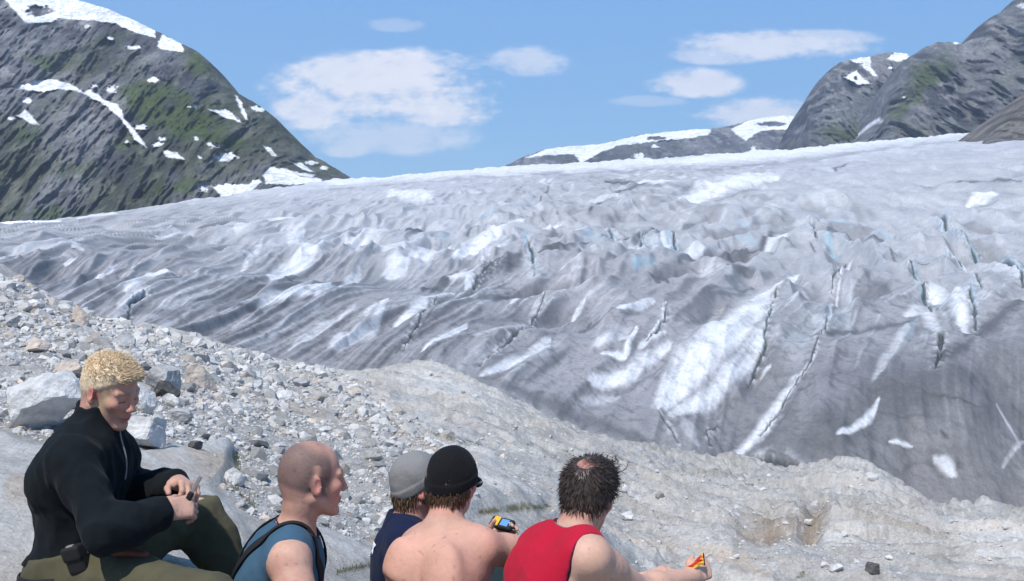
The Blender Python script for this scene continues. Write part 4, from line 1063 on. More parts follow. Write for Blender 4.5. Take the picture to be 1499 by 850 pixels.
def on_scalp(VF, body, n, keep):
    V, f = VF; i = rng.choice(len(V), min(n * 6, len(V) * 3)); P = V[i] + rng.normal(0, .0015, (len(i), 3))
    P = P[keep(P)][:n]
    return P, body.grad(P)
def cap_ops(b, H, g):
    b.ell(H(-.014, 0, .036), (.097 + g, .0765 + g, .086 + g), H.R, .02); b.ell(H(-.045, 0, .005), (.06 + g, .066 + g, .07 + g), H.R, .02)
    return b

# ---------------- fair haired man in black fleece, looking down at his hands
p = setup(H=head_frame(J(163, 571, 3.40), -24, 20, 3, .90), NB=J(131, 634, 3.42), PV=J(118, 826, 3.43), MID=J(96, 720, 3.42),
          SR=J(106, 677, 3.24), SL=J(166, 668, 3.56), ER=J(152, 779, 3.12), WR=J(237, 749, 3.24), EL=J(185, 726, 3.66), WL=J(260, 706, 3.46),
          HR=J(124, 838, 3.34), HL=J(136, 824, 3.55), KR=J(306, 884, 3.05), KL=J(289, 752, 3.84), bulk=.87, armk=.90, shut=True, brow=.3, legk=.88)
p.AR = foot_at(372, 3.08); p.AL = foot_at(348, 3.84)
def hands(b):
    XR = unit(J(278, 742, 3.30) - p.WR); ZR = unit(np.array([.15, -.75, .55]))
    p.hr = put_hand(b, p.WR, XR, ZR, 1, curl=(.75, .95, .5), thumb=(.75, .35, -.45), tb=(.85, .15, -.5))
    XL = unit(J(292, 716, 3.34) - p.WL); ZL = unit(np.array([.35, .15, .9]))
    p.hl = put_hand(b, p.WL, XL, ZL, -1, curl=(.7, .9, .5), thumb=(.75, .5, -.4), tb=(.9, .1, -.4))
p.hands = hands
B0 = body_of(p); V, f = mesh_body(B0, .0042)
def ex(c, L, V):
    f, r, u = L.T
    hair = sstep(-.010, .016, np.minimum(.056 - f - .25 * np.maximum(u - .05, 0), u + .050 + .25 * f)) * (np.linalg.norm(L, axis=1) < .15) * (np.linalg.norm(L - np.array([-.012, .086, -.006]), axis=1) > .036)
    return mixc(c, (.46, .32, .19), hair * .8)
o = person_obj(p, 'fair haired man in black fleece looking down at his hands', V, f, skin_colour(p, V, SKIN, .45, ex))
b = torso_prims(p, .020); b.cone(p.NB - p.T.up_ * .05, p.H(-.034, 0, -.056), .078, .075, .03)
for S, E, W in ((p.SL, p.EL, p.WL), (p.SR, p.ER, p.WR)): b.add(arm_prims(S, E, W, .013, .95, .90, .010)); b.plane(E + (W - E) * .955, W - E, .004, 'i') if 0 else None
b.plane(p.H(-.03, 0, -.058), unit(p.H.u * .9 - p.H.f * .25), .003)
fr = p.spine(.06); b.plane(fr(0, 0, .02), -fr.u, .006)
part('fleece_jacket', o, mesh_body(b, .0055, folds(.015, 10, 1.1)), m_fleece)
zp, zn = drape(b, [p.spine(1.0)(.07, .005, .04), p.spine(.9)(.13, 0, .0), p.spine(.7)(.16, 0, 0)], 24, .001)
part('zip', o, tube(zp, .003, 6), m_steel)
tr = trousers(p, o, m_olive, .045, .011, .013, .018)
sh = torso_prims(p, .011, ('pelvis',)); fr = p.spine(.05); sh.plane(fr(0, 0, .05), fr.u).plane(fr(0, 0, -.005), -fr.u)
part('shirt_tail', o, mesh_body(sh, .007, folds(.0015, 14, 9)), m_shirt)
belt_b = torso_prims(p, .017, ('pelvis',)); an = np.linspace(0, 2 * np.pi, 40)
bp, bn = drape(belt_b, [p.spine(.05)(.13 * math.cos(a), .18 * math.sin(a), -.025) for a in an], 60, .002)
part('belt', o, tube(bp, 0, 8, (.016, .003), bn), m_black)
H = p.H
hb = cap_ops(Body(H.k), H, .0045); hb.ell(H(.025, 0, .086), (.060, .062, .030), H.R, .02); hb.ell(H(.080, .01, .080), (.022, .045, .016), H.R, .02)
hb.plane(H(.055, 0, .050), unit(H.f * .62 - H.u * .78), .01, 'i'); hb.plane(H(-.03, 0, -.046), unit(-H.u * 1.0 + H.f * .10), .006, 'i')
for s in (-1, 1): hb.ell(H(.020, s * .095, -.026), (.050, .034, .050), H.R, .01, 's')
hV = mesh_body(hb, .004, lambda P: .0015 * ridged(P * 55, 2) - .001)
P, N = on_scalp(hV, hb, 8500, lambda P: H.local(P)[:, 2] > -.05)
Lh = H.local(P); comb = (H.f * .9 + H.u * .55)[None] * sstep(-.02, .08, Lh[:, 0] + Lh[:, 2] * .5)[:, None] - H.u[None] * .7 * sstep(.03, -.03, Lh[:, 2])[:, None]
ln = .004 + .015 * sstep(.01, .11, Lh[:, 2]) + .012 * sstep(.05, .10, Lh[:, 0])
part('hair', o, join([hV, tufts(P, N, comb, ln[:, None] * .72, .0011, .13, clump=.30)]), m_blond)
boots(p, o); pA = p
# what he carries and holds
fr = p.spine(.04)
c0 = J(113, 818, 3.23)
pb = Body(); RR = Frame(c0, unit(np.array([.93, -.2, .28])), unit(np.array([.1, -1, 0])), np.array([0, 0, 1.])); RR.r = unit(RR.r - (RR.r @ RR.f) * RR.f); RR.u = np.cross(RR.f, RR.r) * -1
if RR.u[2] < 0: RR.u = -RR.u
pb.box(c0, (.030, .020, .042), RR.R, .009); pb.box(c0 + RR.u * .022 + RR.r * .006, (.031, .021, .022), RR.R, .008, .002)
pou = add_obj('belt_pouch', make_mesh('belt_pouch', *mesh_body(pb, .004), m_black)); tag(pou, 'black zipped pouch clipped to the belt of the man in fleece', 'pouch')
pl = Body().box(c0 + RR.u * .044 + RR.r * .012, (.012, .008, .004), RR.R, .003)
part('clip', pou, mesh_body(pl, .0025), m_steel)
k0, k1 = J(279, 724, 3.30), J(291, 702, 3.30)
kn = Body(); dk = unit(k1 - k0); sd = unit(np.cross(dk, [0, 1, 0])); RK = np.stack([dk, sd, np.cross(dk, sd)])
kn.box((k0 * .5 + k1 * .5) + dk * .008, (.030, .0062, .0018), RK, .0015)
kni = add_obj('pocket_knife', make_mesh('pocket_knife', *mesh_body(kn, .0016), m_steel)); tag(kni, 'small pocket knife blade held between the fingers of the fair haired man', 'knife')
part('handle', kni, mesh_body(Body().box(k0 - dk * .028, (.038, .009, .006), RK, .005), .0025), m_black)
s0, s1 = J(170, 806, 3.22), J(212, 812, 3.20)
lw = Body().cone(s0, s1, .018, .013, .01)
tag(add_obj('leather_sheath', make_mesh('leather_sheath', *mesh_body(lw, .004), surf('red_leather', ((40., .2, .001),), rough=.6, attr=False, col=(.13, .045, .03)))), 'reddish brown leather sheath lying across the lap of the man in fleece', 'sheath')

# ---------------- shaven headed man in blue tank top
p = setup(H=head_frame(J(458, 701, 3.50), 28, 4, 0), NB=J(430, 778, 3.50), PV=J(398, 995, 3.55), MID=J(378, 868, 3.52),
          SR=J(424, 822, 3.30), SL=J(432, 818, 3.69), ER=J(452, 950, 3.17), WR=J(552, 985, 3.28), EL=J(480, 935, 3.85), WL=J(560, 975, 3.60),
          HR=J(410, 1000, 3.42), HL=J(420, 990, 3.66), KR=J(600, 985, 3.30), KL=J(604, 962, 3.95), armk=1.06, shut=True)
p.AR = foot_at(700, 3.36); p.AL = foot_at(700, 4.0)
p.hands = lambda b: (put_hand(b, p.WR, unit(p.WR - p.ER), [0, -.5, .8], 1), put_hand(b, p.WL, unit(p.WL - p.EL), [0, .5, .8], -1))
def ex(c, L, V):
    f, r, u = L.T
    hair = sstep(.0, .022, np.minimum(.052 - f - .25 * np.maximum(u - .05, 0), u + .052 + .28 * f - .0 * u)) * (np.linalg.norm(L, axis=1) < .15)
    hair = hair * sstep(.0, .02, np.abs(L[:, 0] + .012) - .0 + (np.abs(r) < .074) * .1)
    bald = sstep(.085, .045, np.linalg.norm(L - np.array([.02, 0, .115]), axis=1)) + sstep(.05, .02, np.linalg.norm(L - np.array([.075, .03, .06]), axis=1))
    n = fbm(V * 160, 3)
    return mixc(c, (.105, .08, .074), hair * (1 - .62 * np.clip(bald, 0, 1)) * (.80 + .12 * n))
V, f = mesh_body(body_of(p), .0042)
o = person_obj(p, 'man with shaven head in blue sleeveless top seen from behind', V, f, skin_colour(p, V, SKIN * 1.04, .45, ex))
b = torso_prims(p, .010)
for S, E, sg in ((p.SL, p.EL, -1), (p.SR, p.ER, 1)):
    b.cone(S + p.T.r * sg * .085 + np.array([0, 0, .06]), S + p.T.r * sg * .075 - p.T.up_ * .11, .080, .074, .008, 's')
b.ell(p.NB + p.T.up_ * .052 + p.T.f * .03, (.10, .074, .062), p.T.R, .008, 's')
tank_b = torso_prims(p, .010)
VF = mesh_body(b, .0055, folds(.005, 12, 2.2)); part('tank_top', o, VF, m_trim, trimmed(b, VF[0], (.052, .11, .165), (.07, .035, .05), .005))
Tn = p.spine
pts = [Tn(.45)(-.16, .06, 0), Tn(.65)(-.15, .075, 0), Tn(.83)(-.12, .085, 0), Tn(.95)(-.05, .088, .06), Tn(.93)(.04, .085, .05), Tn(.82)(.12, .085, 0), Tn(.62)(.15, .10, 0), Tn(.42)(.15, .13, 0)]
dp, dn = drape(tank_b, pts, 60, .005)
part('strap', o, tube(dp, 0, 10, (.021, .0035), dn), m_black)
pts = [Tn(.30)(-.15, -.03, 0), Tn(.50)(-.16, -.055, 0), Tn(.7)(-.15, -.075, 0), Tn(.86)(-.11, -.085, 0), Tn(.96)(-.04, -.085, .06), Tn(.9)(.08, -.085, .03), Tn(.62)(.15, -.10, 0)]
dp, dn = drape(tank_b, pts, 60, .005)
part('strap', o, tube(dp, 0, 10, (.021, .0035), dn), m_black)
nk = Body().cone(p.NB - p.T.up_ * .03, p.H(-.025, 0, -.055), .060, .055, .03).add(torso_prims(p))
ck = p.NB + unit(p.H(-.025, 0, -.055) - p.NB) * .022
dp, dn = drape(nk, [ck + .075 * (math.cos(a) * p.T.f + math.sin(a) * p.T.r) - .025 * math.cos(a) * p.T.up_ for a in np.linspace(0, 2 * np.pi, 30)], 50, .002)
part('necklace', o, tube(dp, .0022, 6), m_black)
trousers(p, o, m_khaki); boots(p, o)

# ---------------- man in grey beanie and navy shirt, half hidden
p = setup(H=head_frame(J(615, 711, 4.08), 14, -6, 0, .92), NB=J(595, 764, 4.08), PV=J(594, 962, 4.12), MID=J(588, 860, 4.10),
          SR=J(598, 802, 3.90), SL=J(602, 796, 4.27), ER=J(620, 905, 3.86), WR=J(700, 905, 3.98), EL=J(640, 890, 4.40), WL=J(720, 880, 4.30),
          HR=J(590, 965, 4.02), HL=J(596, 958, 4.22), KR=J(750, 930, 4.25), KL=J(752, 915, 4.6))
p.AR = foot_at(820, 4.35); p.AL = foot_at(815, 4.7)
p.hands = lambda b: (put_hand(b, p.WR, unit(p.WR - p.ER), [0, -.5, .8], 1), put_hand(b, p.WL, unit(p.WL - p.EL), [0, .5, .8], -1))
V, f = mesh_body(body_of(p), .0048)
o = person_obj(p, 'bearded man in grey beanie and navy shirt behind the bare shoulder', V, f, skin_colour(p, V, SKIN, .8))
b = torso_prims(p, .013); b.cone(p.NB - p.T.up_ * .03, p.NB + p.T.up_ * .01, .074, .066, .03)
for S, E, W in ((p.SL, p.EL, p.WL), (p.SR, p.ER, p.WR)):
    b.cone(S, S + (E - S) * .72, .074, .070, .035)
part_shirt = b
b.ell(p.NB + p.T.up_ * .055 + p.T.f * .02, (.085, .075, .050), p.T.R, .006, 's')
shirt = part('t_shirt', o, mesh_body(b, .006, folds(.008, 9, 4.2)), m_navy)
ec = p.spine(.80)(-.13, .085, 0)
eb = torso_prims(p, .013)
for dx, dy, ln_, an_ in ((0, .014, .026, .2), (.004, 0, .03, -.5), (-.002, -.014, .022, .9)):
    fr = p.spine(.86); c_ = fr(-.13, .055 + dx, dy - .01)
    q = [c_ + (fr.r * math.cos(an_) + fr.u * math.sin(an_)) * t for t in (-ln_, 0, ln_)]
    dp, dn = drape(eb, q, 8, .006); e_ = part('emblem', shirt, tube(dp, 0, 8, (.006, .0012), dn), m_white)
H = p.H
hb = cap_ops(Body(H.k), H, .008); hb.ell(H(-.06, 0, -.05), (.045, .062, .05), H.R, .03)
hb.plane(H(.05, 0, .06), unit(H.f), .01); hb.plane(H(-.03, 0, -.09), -H.u, .006)
for s in (-1, 1): hb.ell(H(.02, s * .095, -.03), (.045, .035, .05), H.R, .01, 's')
hV = mesh_body(hb, .005, lambda P: .003 * ridged(P * 50, 2) - .002)
P, N = on_scalp(hV, hb, 900, lambda P: H.local(P)[:, 2] < .0)
part('hair', o, join([hV, tufts(P, N * .5, -H.u[None] * 1.4, .028, .0016, .25)]), m_light)
bb = Body(H.k).ell(H(.055, 0, -.088), (.045, .052, .036), H.R, .02)
for s in (-1, 1): bb.cone(H(.0, s * .066, -.045), H(.062, s * .038, -.085), .012, .018, .02)
bb.cone(H(.097, .022, -.050), H(.097, -.022, -.050), .006, .006, .01)
P0 = mesh_body(bb, .005, lambda P: .003 * ridged(P * 60, 2) - .002)
P, N = on_scalp(P0, bb, 700, lambda P: np.ones(len(P), bool))
part('beard', o, join([P0, tufts(P, N, -H.u[None] * .7, .014, .0014, .4)]), m_beard)
def beanie(H, o, mat, low_back, low_front, name='beanie', top=.0, ribs=46, slack=.0):
    hb = Body(H.k); g = .010
    hb.ell(H(-.014, 0, .040), (.099 + g, .079 + g, .088 + g + top), H.R, .02); hb.ell(H(-.045, 0, .005), (.06 + g, .066 + g, .07 + g), H.R, .02)
    if slack: hb.ell(H(-.05, 0, .10), (.06, .06, .045), H.R, .04)
    a = np.array([.095, low_front]); bq = np.array([-.12, low_back]); n = np.array([(a - bq)[1], -(a - bq)[0]]); n = n / np.linalg.norm(n)
    hb.plane(H(a[0], 0, a[1]), unit(n[0] * H.f + n[1] * H.u), .008)
    def nz(P):
        L = H.local(P); ang = np.arctan2(L[:, 1], L[:, 0] + .014)
        rim = (L[:, 2] - (low_back + (low_front - low_back) * (L[:, 0] + .12) / .215))
        return .0011 * np.cos(ang * ribs) - .004 * sstep(.040, .034, rim) + .003 * fbm(P * 16, 2)
    return part(name, o, mesh_body(hb, .0035, nz), mat)
beanie(H, o, m_grey, -.045, .045, top=.006)
gl = []
for s in (-1, 1):
    gl.append(tube([H(.0, s * .083, .004), H(.05, s * .080, .006), H(.098, s * .066, .004)], .0022, 6))
    gl.append(tube([H(.103, s * (.036 + .024 * math.cos(a)), .0 + .018 * math.sin(a)) for a in np.linspace(0, 2 * np.pi, 20)], .0018, 6))
gl.append(tube([H(.108, .012, .004), H(.112, 0, .006), H(.108, -.012, .004)], .0018, 6))
part('glasses', o, join(gl), m_steel)
trousers(p, o, m_khaki); boots(p, o)

# ---------------- bare backed man in black beanie
p = setup(H=head_frame(J(663, 709, 3.64), 66, 2, 2, .90), NB=J(648, 772, 3.56), PV=J(636, 985, 3.58), MID=J(632, 880, 3.47),
          SR=J(706, 801, 3.52), SL=J(612, 801, 3.66), ER=J(814, 814, 3.78), WR=J(795, 858, 4.05), EL=J(640, 900, 3.90), WL=J(706, 800, 4.06),
          HR=J(668, 985, 3.60), HL=J(612, 985, 3.70), KR=J(737, 860, 4.00), KL=J(640, 900, 4.14), bulk=.89, armk=.98)
p.AR = foot_at(770, 4.25); p.AL = foot_at(680, 4.4)
def hands(b):
    put_hand(b, p.WR, [-.6, .5, -.3], [.5, .3, .8], 1)
    put_hand(b, p.WL, unit(J(738, 776, 4.10) - p.WL), unit(np.array([-.1, .8, .3])), -1, curl=(.5, .7, .4))
p.hands = hands
B0 = body_of(p)
for t, dep in ((.35, .012), (.5, .016), (.65, .018), (.8, .014)):
    pass
sp_ = p.spine
B0.cone(sp_(.25)(-.118, 0, 0), sp_(.5)(-.128, 0, 0), .016, .014, .035, 's'); B0.cone(sp_(.5)(-.128, 0, 0), sp_(.85)(-.125, 0, 0), .014, .012, .035, 's')
for s in (-1, 1):
    B0.ell(sp_(.72)(-.088, s * .088, 0), (.030, .052, .085), sp_(.72).R, .06)
    B0.cone(sp_(.56)(-.122, s * .05, 0), sp_(.56)(-.104, s * .12, .02), .012, .010, .05, 's')
V, f = mesh_body(B0, .0042)
def ex(c, L, V):
    back = sstep(.16, .26, np.linalg.norm(L, axis=1))
    c = mixc(c, (.60, .335, .245), back * .7)
    n = fbm(V * 6 + 3, 3)
    top = sstep(-.33, -.18, L[:, 2]) * back
    return mixc(c, (.58, .27, .20), top * (.30 + .4 * n))
o = person_obj(p, 'shirtless man in black beanie seen from behind with arm stretched out', V, f, skin_colour(p, V, SKIN, .6, ex))
H = p.H
hb = cap_ops(Body(H.k), H, .009); hb.ell(H(-.055, 0, -.05), (.045, .060, .048), H.R, .03)
hb.plane(H(.045, 0, .06), unit(H.f), .01); hb.plane(H(-.03, 0, -.078), unit(-H.u + .1 * H.f), .008)
for s in (-1, 1): hb.ell(H(.02, s * .095, -.04), (.045, .035, .06), H.R, .01, 's')
hV = mesh_body(hb, .0045, lambda P: .003 * ridged(P * np.array([70, 70, 20]), 2) - .002)
P, N = on_scalp(hV, hb, 1500, lambda P: H.local(P)[:, 2] < .0)
part('hair', o, join([hV, tufts(P, N * .4, -H.u[None] * 1.6, .022, .0016, .25)]), m_brown)
beanie(H, o, m_blackknit, -.020, .034, top=.010)
gl = []
for s in (-1, 1):
    gl.append(tube([H(-.01, s * .083, .006), H(.05, s * .083, .008), H(.092, s * .074, .004)], .0035, 6))
    bx = Body().ell(H(.100, s * .038, -.002), (.009, .034, .022), H.R, .004); gl.append(mesh_body(bx, .004))
gl.append(tube([H(.108, .012, .006), H(.112, 0, .008), H(.108, -.012, .006)], .003, 6))
part('sunglasses', o, join(gl), m_glass)
trousers(p, o, m_khaki, .09, .004, .010, .014); boots(p, o)
# the small handheld device
gc = J(735, 767, 4.08); gx = unit(J(752, 771, 4.06) - J(717, 762, 4.10)); gz = unit(np.array([.05, -.55, .83])); gy = unit(np.cross(gz, gx)); gz = np.cross(gx, gy)
RG = np.stack([gx, gy, gz])
dv = add_obj('handheld_device', make_mesh('handheld_device', *mesh_body(Body().box(gc, (.046, .026, .012), RG, .008), .003), m_black)); tag(dv, 'small black and yellow handheld device with blue screen beyond the bare arm', 'gadget')
part('screen', dv, mesh_body(Body().box(gc + gx * .012 + gz * .0115, (.016, .017, .002), RG, .001), .002), surf('blue_screen', ((20., .1, 0),), rough=.2, spec=.5, attr=False, col=(.13, .30, .58)))
part('cover', dv, mesh_body(Body().box(gc - gx * .022 + gz * .0105, (.013, .022, .003), RG, .002), .002), surf('yellow_plastic', ((20., .1, 0),), rough=.4, attr=False, col=(.75, .42, .03)))
part('button', dv, mesh_body(Body().ell(gc + gx * .036 + gz * .012, (.004, .012, .003), RG), .0015), m_steel)

# ---------------- man in red tank top with thinning dark hair
p = setup(H=head_frame(J(862, 725, 3.36), 62, 22, 0, .90), NB=J(838, 786, 3.29), PV=J(786, 990, 3.30), MID=J(784, 872, 3.27),
          SR=J(864, 815, 3.14), SL=J(786, 806, 3.45), ER=J(936, 864, 3.38), WR=J(1010, 844, 3.56), EL=J(850, 880, 3.72), WL=J(938, 850, 3.80),
          HR=J(800, 995, 3.20), HL=J(780, 990, 3.40), KR=J(968, 935, 3.62), KL=J(880, 925, 3.84), bulk=.90, armk=1.02)
p.AR = foot_at(1030, 3.9); p.AL = foot_at(940, 4.1)
def hands(b):
    put_hand(b, p.WR, unit(J(1034, 830, 3.62) - p.WR), unit(np.array([.45, -.75, .45])), 1, curl=(1.0, 1.2, .6), thumb=(.8, .25, -.35), tb=(.7, -.1, -.6))
    put_hand(b, p.WL, unit(J(972, 838, 3.78) - p.WL), unit(np.array([-.1, -.2, .95])), -1, curl=(.5, .6, .4))
p.hands = hands
V, f = mesh_body(body_of(p), .0042)
def ex(c, L, V):
    c = mixc(c, (.60, .36, .26), sstep(.2, .3, np.linalg.norm(L, axis=1)) * .7)
    n = fbm(V * 60, 3)
    top = sstep(.055, .015, np.linalg.norm(L - np.array([-.08, .006, .096]), axis=1))
    hm = sstep(.0, .02, np.minimum(.055 - L[:, 0], L[:, 2] + .06)) * (np.linalg.norm(L, axis=1) < .16)
    c = mixc(c, (.07, .045, .036), hm * (1 - .75 * top) * (.75 + .25 * n))
    return mixc(c, (.42, .19, .145), top * .8)
o = person_obj(p, 'man in red sleeveless top with thinning dark hair holding a wrapper', V, f, skin_colour(p, V, SKIN, .5, ex))
b = torso_prims(p, .011)
b.cone(p.NB - p.T.up_ * .03, p.NB + p.T.up_ * .012, .072, .062, .03)
for S, E, sg in ((p.SL, p.EL, -1), (p.SR, p.ER, 1)):
    b.cone(S + p.T.r * sg * .080 + np.array([0, 0, .06]), S + p.T.r * sg * .066 - p.T.up_ * .115, .080, .076, .008, 's')
b.ell(p.NB + p.T.up_ * .060 + p.T.f * .03, (.10, .080, .055), p.T.R, .006, 's')
VF = mesh_body(b, .0055, folds(.009, 8, 7.2)); part('tank_top', o, VF, m_trim, trimmed(b, VF[0], (.43, .013, .034), (.05, .015, .035)))
H = p.H
hb = cap_ops(Body(H.k), H, .008); hb.ell(H(.03, 0, .080), (.065, .066, .045), H.R, .03); hb.ell(H(-.055, 0, -.045), (.045, .060, .048), H.R, .03)
hb.plane(H(.085, 0, .075), unit(H.f * .8 - H.u * .6), .01); hb.plane(H(-.03, 0, -.082), unit(-H.u + .05 * H.f), .008)
for s in (-1, 1): hb.ell(H(.022, s * .095, -.045), (.042, .035, .060), H.R, .01, 's')
hb.ell(H(-.088, .006, .112), (.036, .034, .036), H.R, .02, 's')
hV = mesh_body(hb, .004, lambda P: .0035 * ridged(P * np.array([70, 70, 25]), 2) - .002)
spot = H(-.080, .006, .096)
P, N = on_scalp(hV, hb, 3400, lambda P: np.linalg.norm(P - spot, axis=1) > .021 + .014 * fbm(P * 60, 2))
Lh = H.local(P); away = P - spot; away /= np.linalg.norm(away, axis=1)[:, None]
T1 = tufts(P, N * .3, away * .9 - H.u[None] * .6 * sstep(.06, -.02, Lh[:, 2])[:, None], .020, .0012, .10, clump=.45)
body_cap = cap_ops(Body(H.k), H, .0)
P2 = spot + rng.normal(0, .026, (520, 3))
for _ in range(4): P2 = P2 - body_cap(P2)[:, None] * body_cap.grad(P2)
N2 = body_cap.grad(P2); T2 = tufts(P2, N2 * .25, (H.f * .6 + H.r * .5)[None] * np.ones((520, 1)), .026, .00055, .25)
curls = []
for i in range(26):
    base = H(.055 + rng.normal(0, .022), .030 + rng.normal(0, .026), .112 + rng.normal(0, .008)); g = rng.uniform(.008, .017); n_ = 14
    dirv = unit(H.u * 1.0 + H.r * .55 + H.f * .1 + rng.normal(0, .35, 3)); ax = unit(np.cross(dirv, rng.normal(size=3))); ax2 = np.cross(dirv, ax); Lc = rng.uniform(.02, .055); tn = rng.uniform(.7, 1.6); ph = rng.uniform(0, 6.3)
    t = np.linspace(0, 1, n_)
    q = base + dirv * (t[:, None] * Lc) + g * t[:, None] * (np.cos(ph + t * 6.28 * tn)[:, None] * ax + np.sin(ph + t * 6.28 * tn)[:, None] * ax2)
    curls.append(tube(q, .0012 * (1.1 - .6 * t), 4))
for i in range(16):
    base = H(.03 + rng.normal(0, .035), .078 + rng.normal(0, .006), .045 + rng.normal(0, .030)); g = rng.uniform(.006, .012); n_ = 12
    dirv = unit(H.r * 1.0 + H.f * .2 + rng.normal(0, .4, 3)); ax = unit(np.cross(dirv, rng.normal(size=3))); ax2 = np.cross(dirv, ax); tn = rng.uniform(.6, 1.4); ph = rng.uniform(0, 6.3); t = np.linspace(0, 1, n_)
    q = base + dirv * (t[:, None] * rng.uniform(.012, .03)) + g * t[:, None] * (np.cos(ph + t * 6.28 * tn)[:, None] * ax + np.sin(ph + t * 6.28 * tn)[:, None] * ax2)
    curls.append(tube(q, .0012 * (1.1 - .6 * t), 4))
part('hair', o, join([hV, T1, T2] + curls), m_dark)
nk = Body().cone(p.NB - p.T.up_ * .03, H(-.025, 0, -.055), .060, .055, .03).add(torso_prims(p))
ck = p.NB + unit(H(-.025, 0, -.055) - p.NB) * .020
dp, dn = drape(nk, [ck + .075 * (math.cos(a) * p.T.f + math.sin(a) * p.T.r) - .02 * math.cos(a) * p.T.up_ for a in np.linspace(0, 2 * np.pi, 30)], 50, .002)
part('necklace', o, tube(dp, .002, 6), m_steel)
trousers(p, o, m_olive); boots(p, o)
# crumpled wrapper between thumb and fingers
wc = J(1018, 823, 3.62)
wv, wf = [], []
gr = 7; A, Bc, Cc = J(1002, 835, 3.56), J(1029, 809, 3.56), J(1031, 827, 3.56)
for i in range(gr + 1):
    for j in range(gr + 1):
        s_, t_ = i / gr, j / gr
        q = A * (1 - s_) + (Bc * t_ + Cc * (1 - t_)) * s_
        wv.append(q + rng.normal(0, .0022, 3) + np.array([0, .004 * math.sin(9 * s_), 0]))
wv = np.array(wv); top = wv + np.array([0, -.0016, .0006])
gf = grid_faces(gr + 1, gr + 1); n_ = (gr + 1) ** 2
VV = np.concatenate([wv, top]); edge = [i for i in range(gr + 1)] + [i * (gr + 1) + gr for i in range(1, gr + 1)] + [gr * (gr + 1) + j for j in range(gr - 1, -1, -1)] + [i * (gr + 1) for i in range(gr - 1, 0, -1)]
ef = np.array([(edge[i], edge[(i + 1) % len(edge)], edge[(i + 1) % len(edge)] + n_, edge[i] + n_) for i in range(len(edge))])
cw = np.zeros((len(VV), 3)); st = np.tile(np.array([[(i / gr, j / gr) for j in range(gr + 1)] for i in range(gr + 1)]).reshape(-1, 2), (2, 1))
cw[:] = (.72, .06, .02); cw[st[:, 1] < .38] = (.85, .50, .04); cw[(st[:, 0] > .86)] = (.80, .55, .06)
wr = add_obj('snack_wrapper', make_mesh('snack_wrapper', VV, [gf, gf[:, ::-1] + n_, ef], surf('foil', ((60., .1, .001),), rough=.3, spec=.6), cw, smooth=False)); tag(wr, 'crumpled red and yellow snack wrapper held in the right hand of the man in red', 'wrapper')
part('foil_edge', wr, tube([Bc + (Cc - Bc) * t + np.array([.001, -.002, 0]) for t in np.linspace(0, 1, 6)], .0022, 5), m_black)

# ================================================================== stones
def rock_template(sub, cuts, seed, squash=(1, 1, .75), rough=.05):
    import bmesh
    r = np.random.default_rng(seed)
    bm = bmesh.new(); bmesh.ops.create_icosphere(bm, subdivisions=sub, radius=1.0)
    V = np.array([v.co[:] for v in bm.verts]); f = np.array([[v.index for v in q.verts] for q in bm.faces]); bm.free()
    for _ in range(cuts):
        n = unit(r.normal(size=3)); d = r.uniform(.42, .82); e = V @ n - d
        V = V - np.maximum(e, 0)[:, None] * n
    if rough: V = V * (1 + rough * fbm(V * 2.2 + seed, 3)[:, None] * 2)
    V = V * np.array(squash) * r.uniform(.85, 1.15, 3)
    V -= (V.max(0) + V.min(0)) / 2; V /= np.abs(V[:, :2]).max()
    return V, f
m_stone = surf('loose_stone', ((2.5, .16, .02), (14.0, .18, .02), (70., .12, .004)), rough=.92, spec=.15)
m_boulder = surf('boulder_stone', ((1.2, .12, 0), (7.0, .18, .03), (30., .14, .010)), rough=.92, spec=.15)
T_small = [rock_template(1, 9, 100 + i, (1, .8, .62), .03) for i in range(12)]
T_tiny = [rock_template(1, 0, 150 + i, (1, .8, .6), .12) for i in range(6)]
T_tiny = [(v[:12], np.array([(0, 1, 2), (1, 0, 5), (0, 2, 3), (0, 3, 4), (0, 4, 5), (1, 5, 10), (2, 1, 6), (3, 2, 7), (4, 3, 8), (5, 4, 9), (1, 10, 6), (2, 6, 7), (3, 7, 8), (4, 8, 9), (5, 9, 10), (6, 10, 11), (7, 6, 11), (8, 7, 11), (9, 8, 11), (10, 9, 11)])) for v, f in T_tiny]
T_mid = [rock_template(3, 13, 200 + i, (1, .78, .6), .05) for i in range(10)]
SCREE = [(-120, 350), (-40, 385), (0, 400), (60, 432), (110, 456), (200, 478), (290, 497), (400, 528), (525, 549), (560, 590), (640, 632), (690, 655), (640, 700), (600, 780), (540, 800), (470, 768), (440, 772), (380, 765), (350, 740), (322, 712), (350, 690), (342, 655), (300, 646), (200, 652), (130, 672), (70, 650), (0, 628), (-120, 600)]
RIGHT = [(690, 660), (640, 600), (700, 575), (850, 645), (1000, 675), (1180, 700), (1230, 695), (1340, 740), (1520, 760), (1520, 860), (900, 860), (800, 740)]
GRAVEL = [[(1185, 810), (1260, 770), (1320, 775), (1370, 800), (1330, 815), (1270, 825), (1200, 840)], [(1215, 700), (1260, 690), (1290, 720), (1240, 725)], [(1400, 770), (1440, 765), (1450, 790), (1410, 795)], [(880, 690), (960, 700), (1000, 740), (940, 745)], [(960, 760), (1060, 770), (1040, 790), (960, 790)]]
N0 = 90000
px = rng.uniform(-110, 1515, N0); ld = np.exp(rng.uniform(np.log(4.5), np.log(41), N0))
q, slm, brm = ground_height(px, ld); py = row_of(q, ld)
sizes = ld * (0.00085 + 0.0014 * rng.pareto(2.4, N0)); sizes = np.minimum(sizes, .0085 * ld)
pt = place(px, py, ld)
clump = fbm(pt / np.array([1.2, 1.8, 1.0]), 3)
insc = poly_sd(px, py, SCREE) > 0
inr = poly_sd(px, py, RIGHT) > 0
ing = np.zeros(N0, bool)
for g in GRAVEL: ing |= poly_sd(px, py, g) > 0
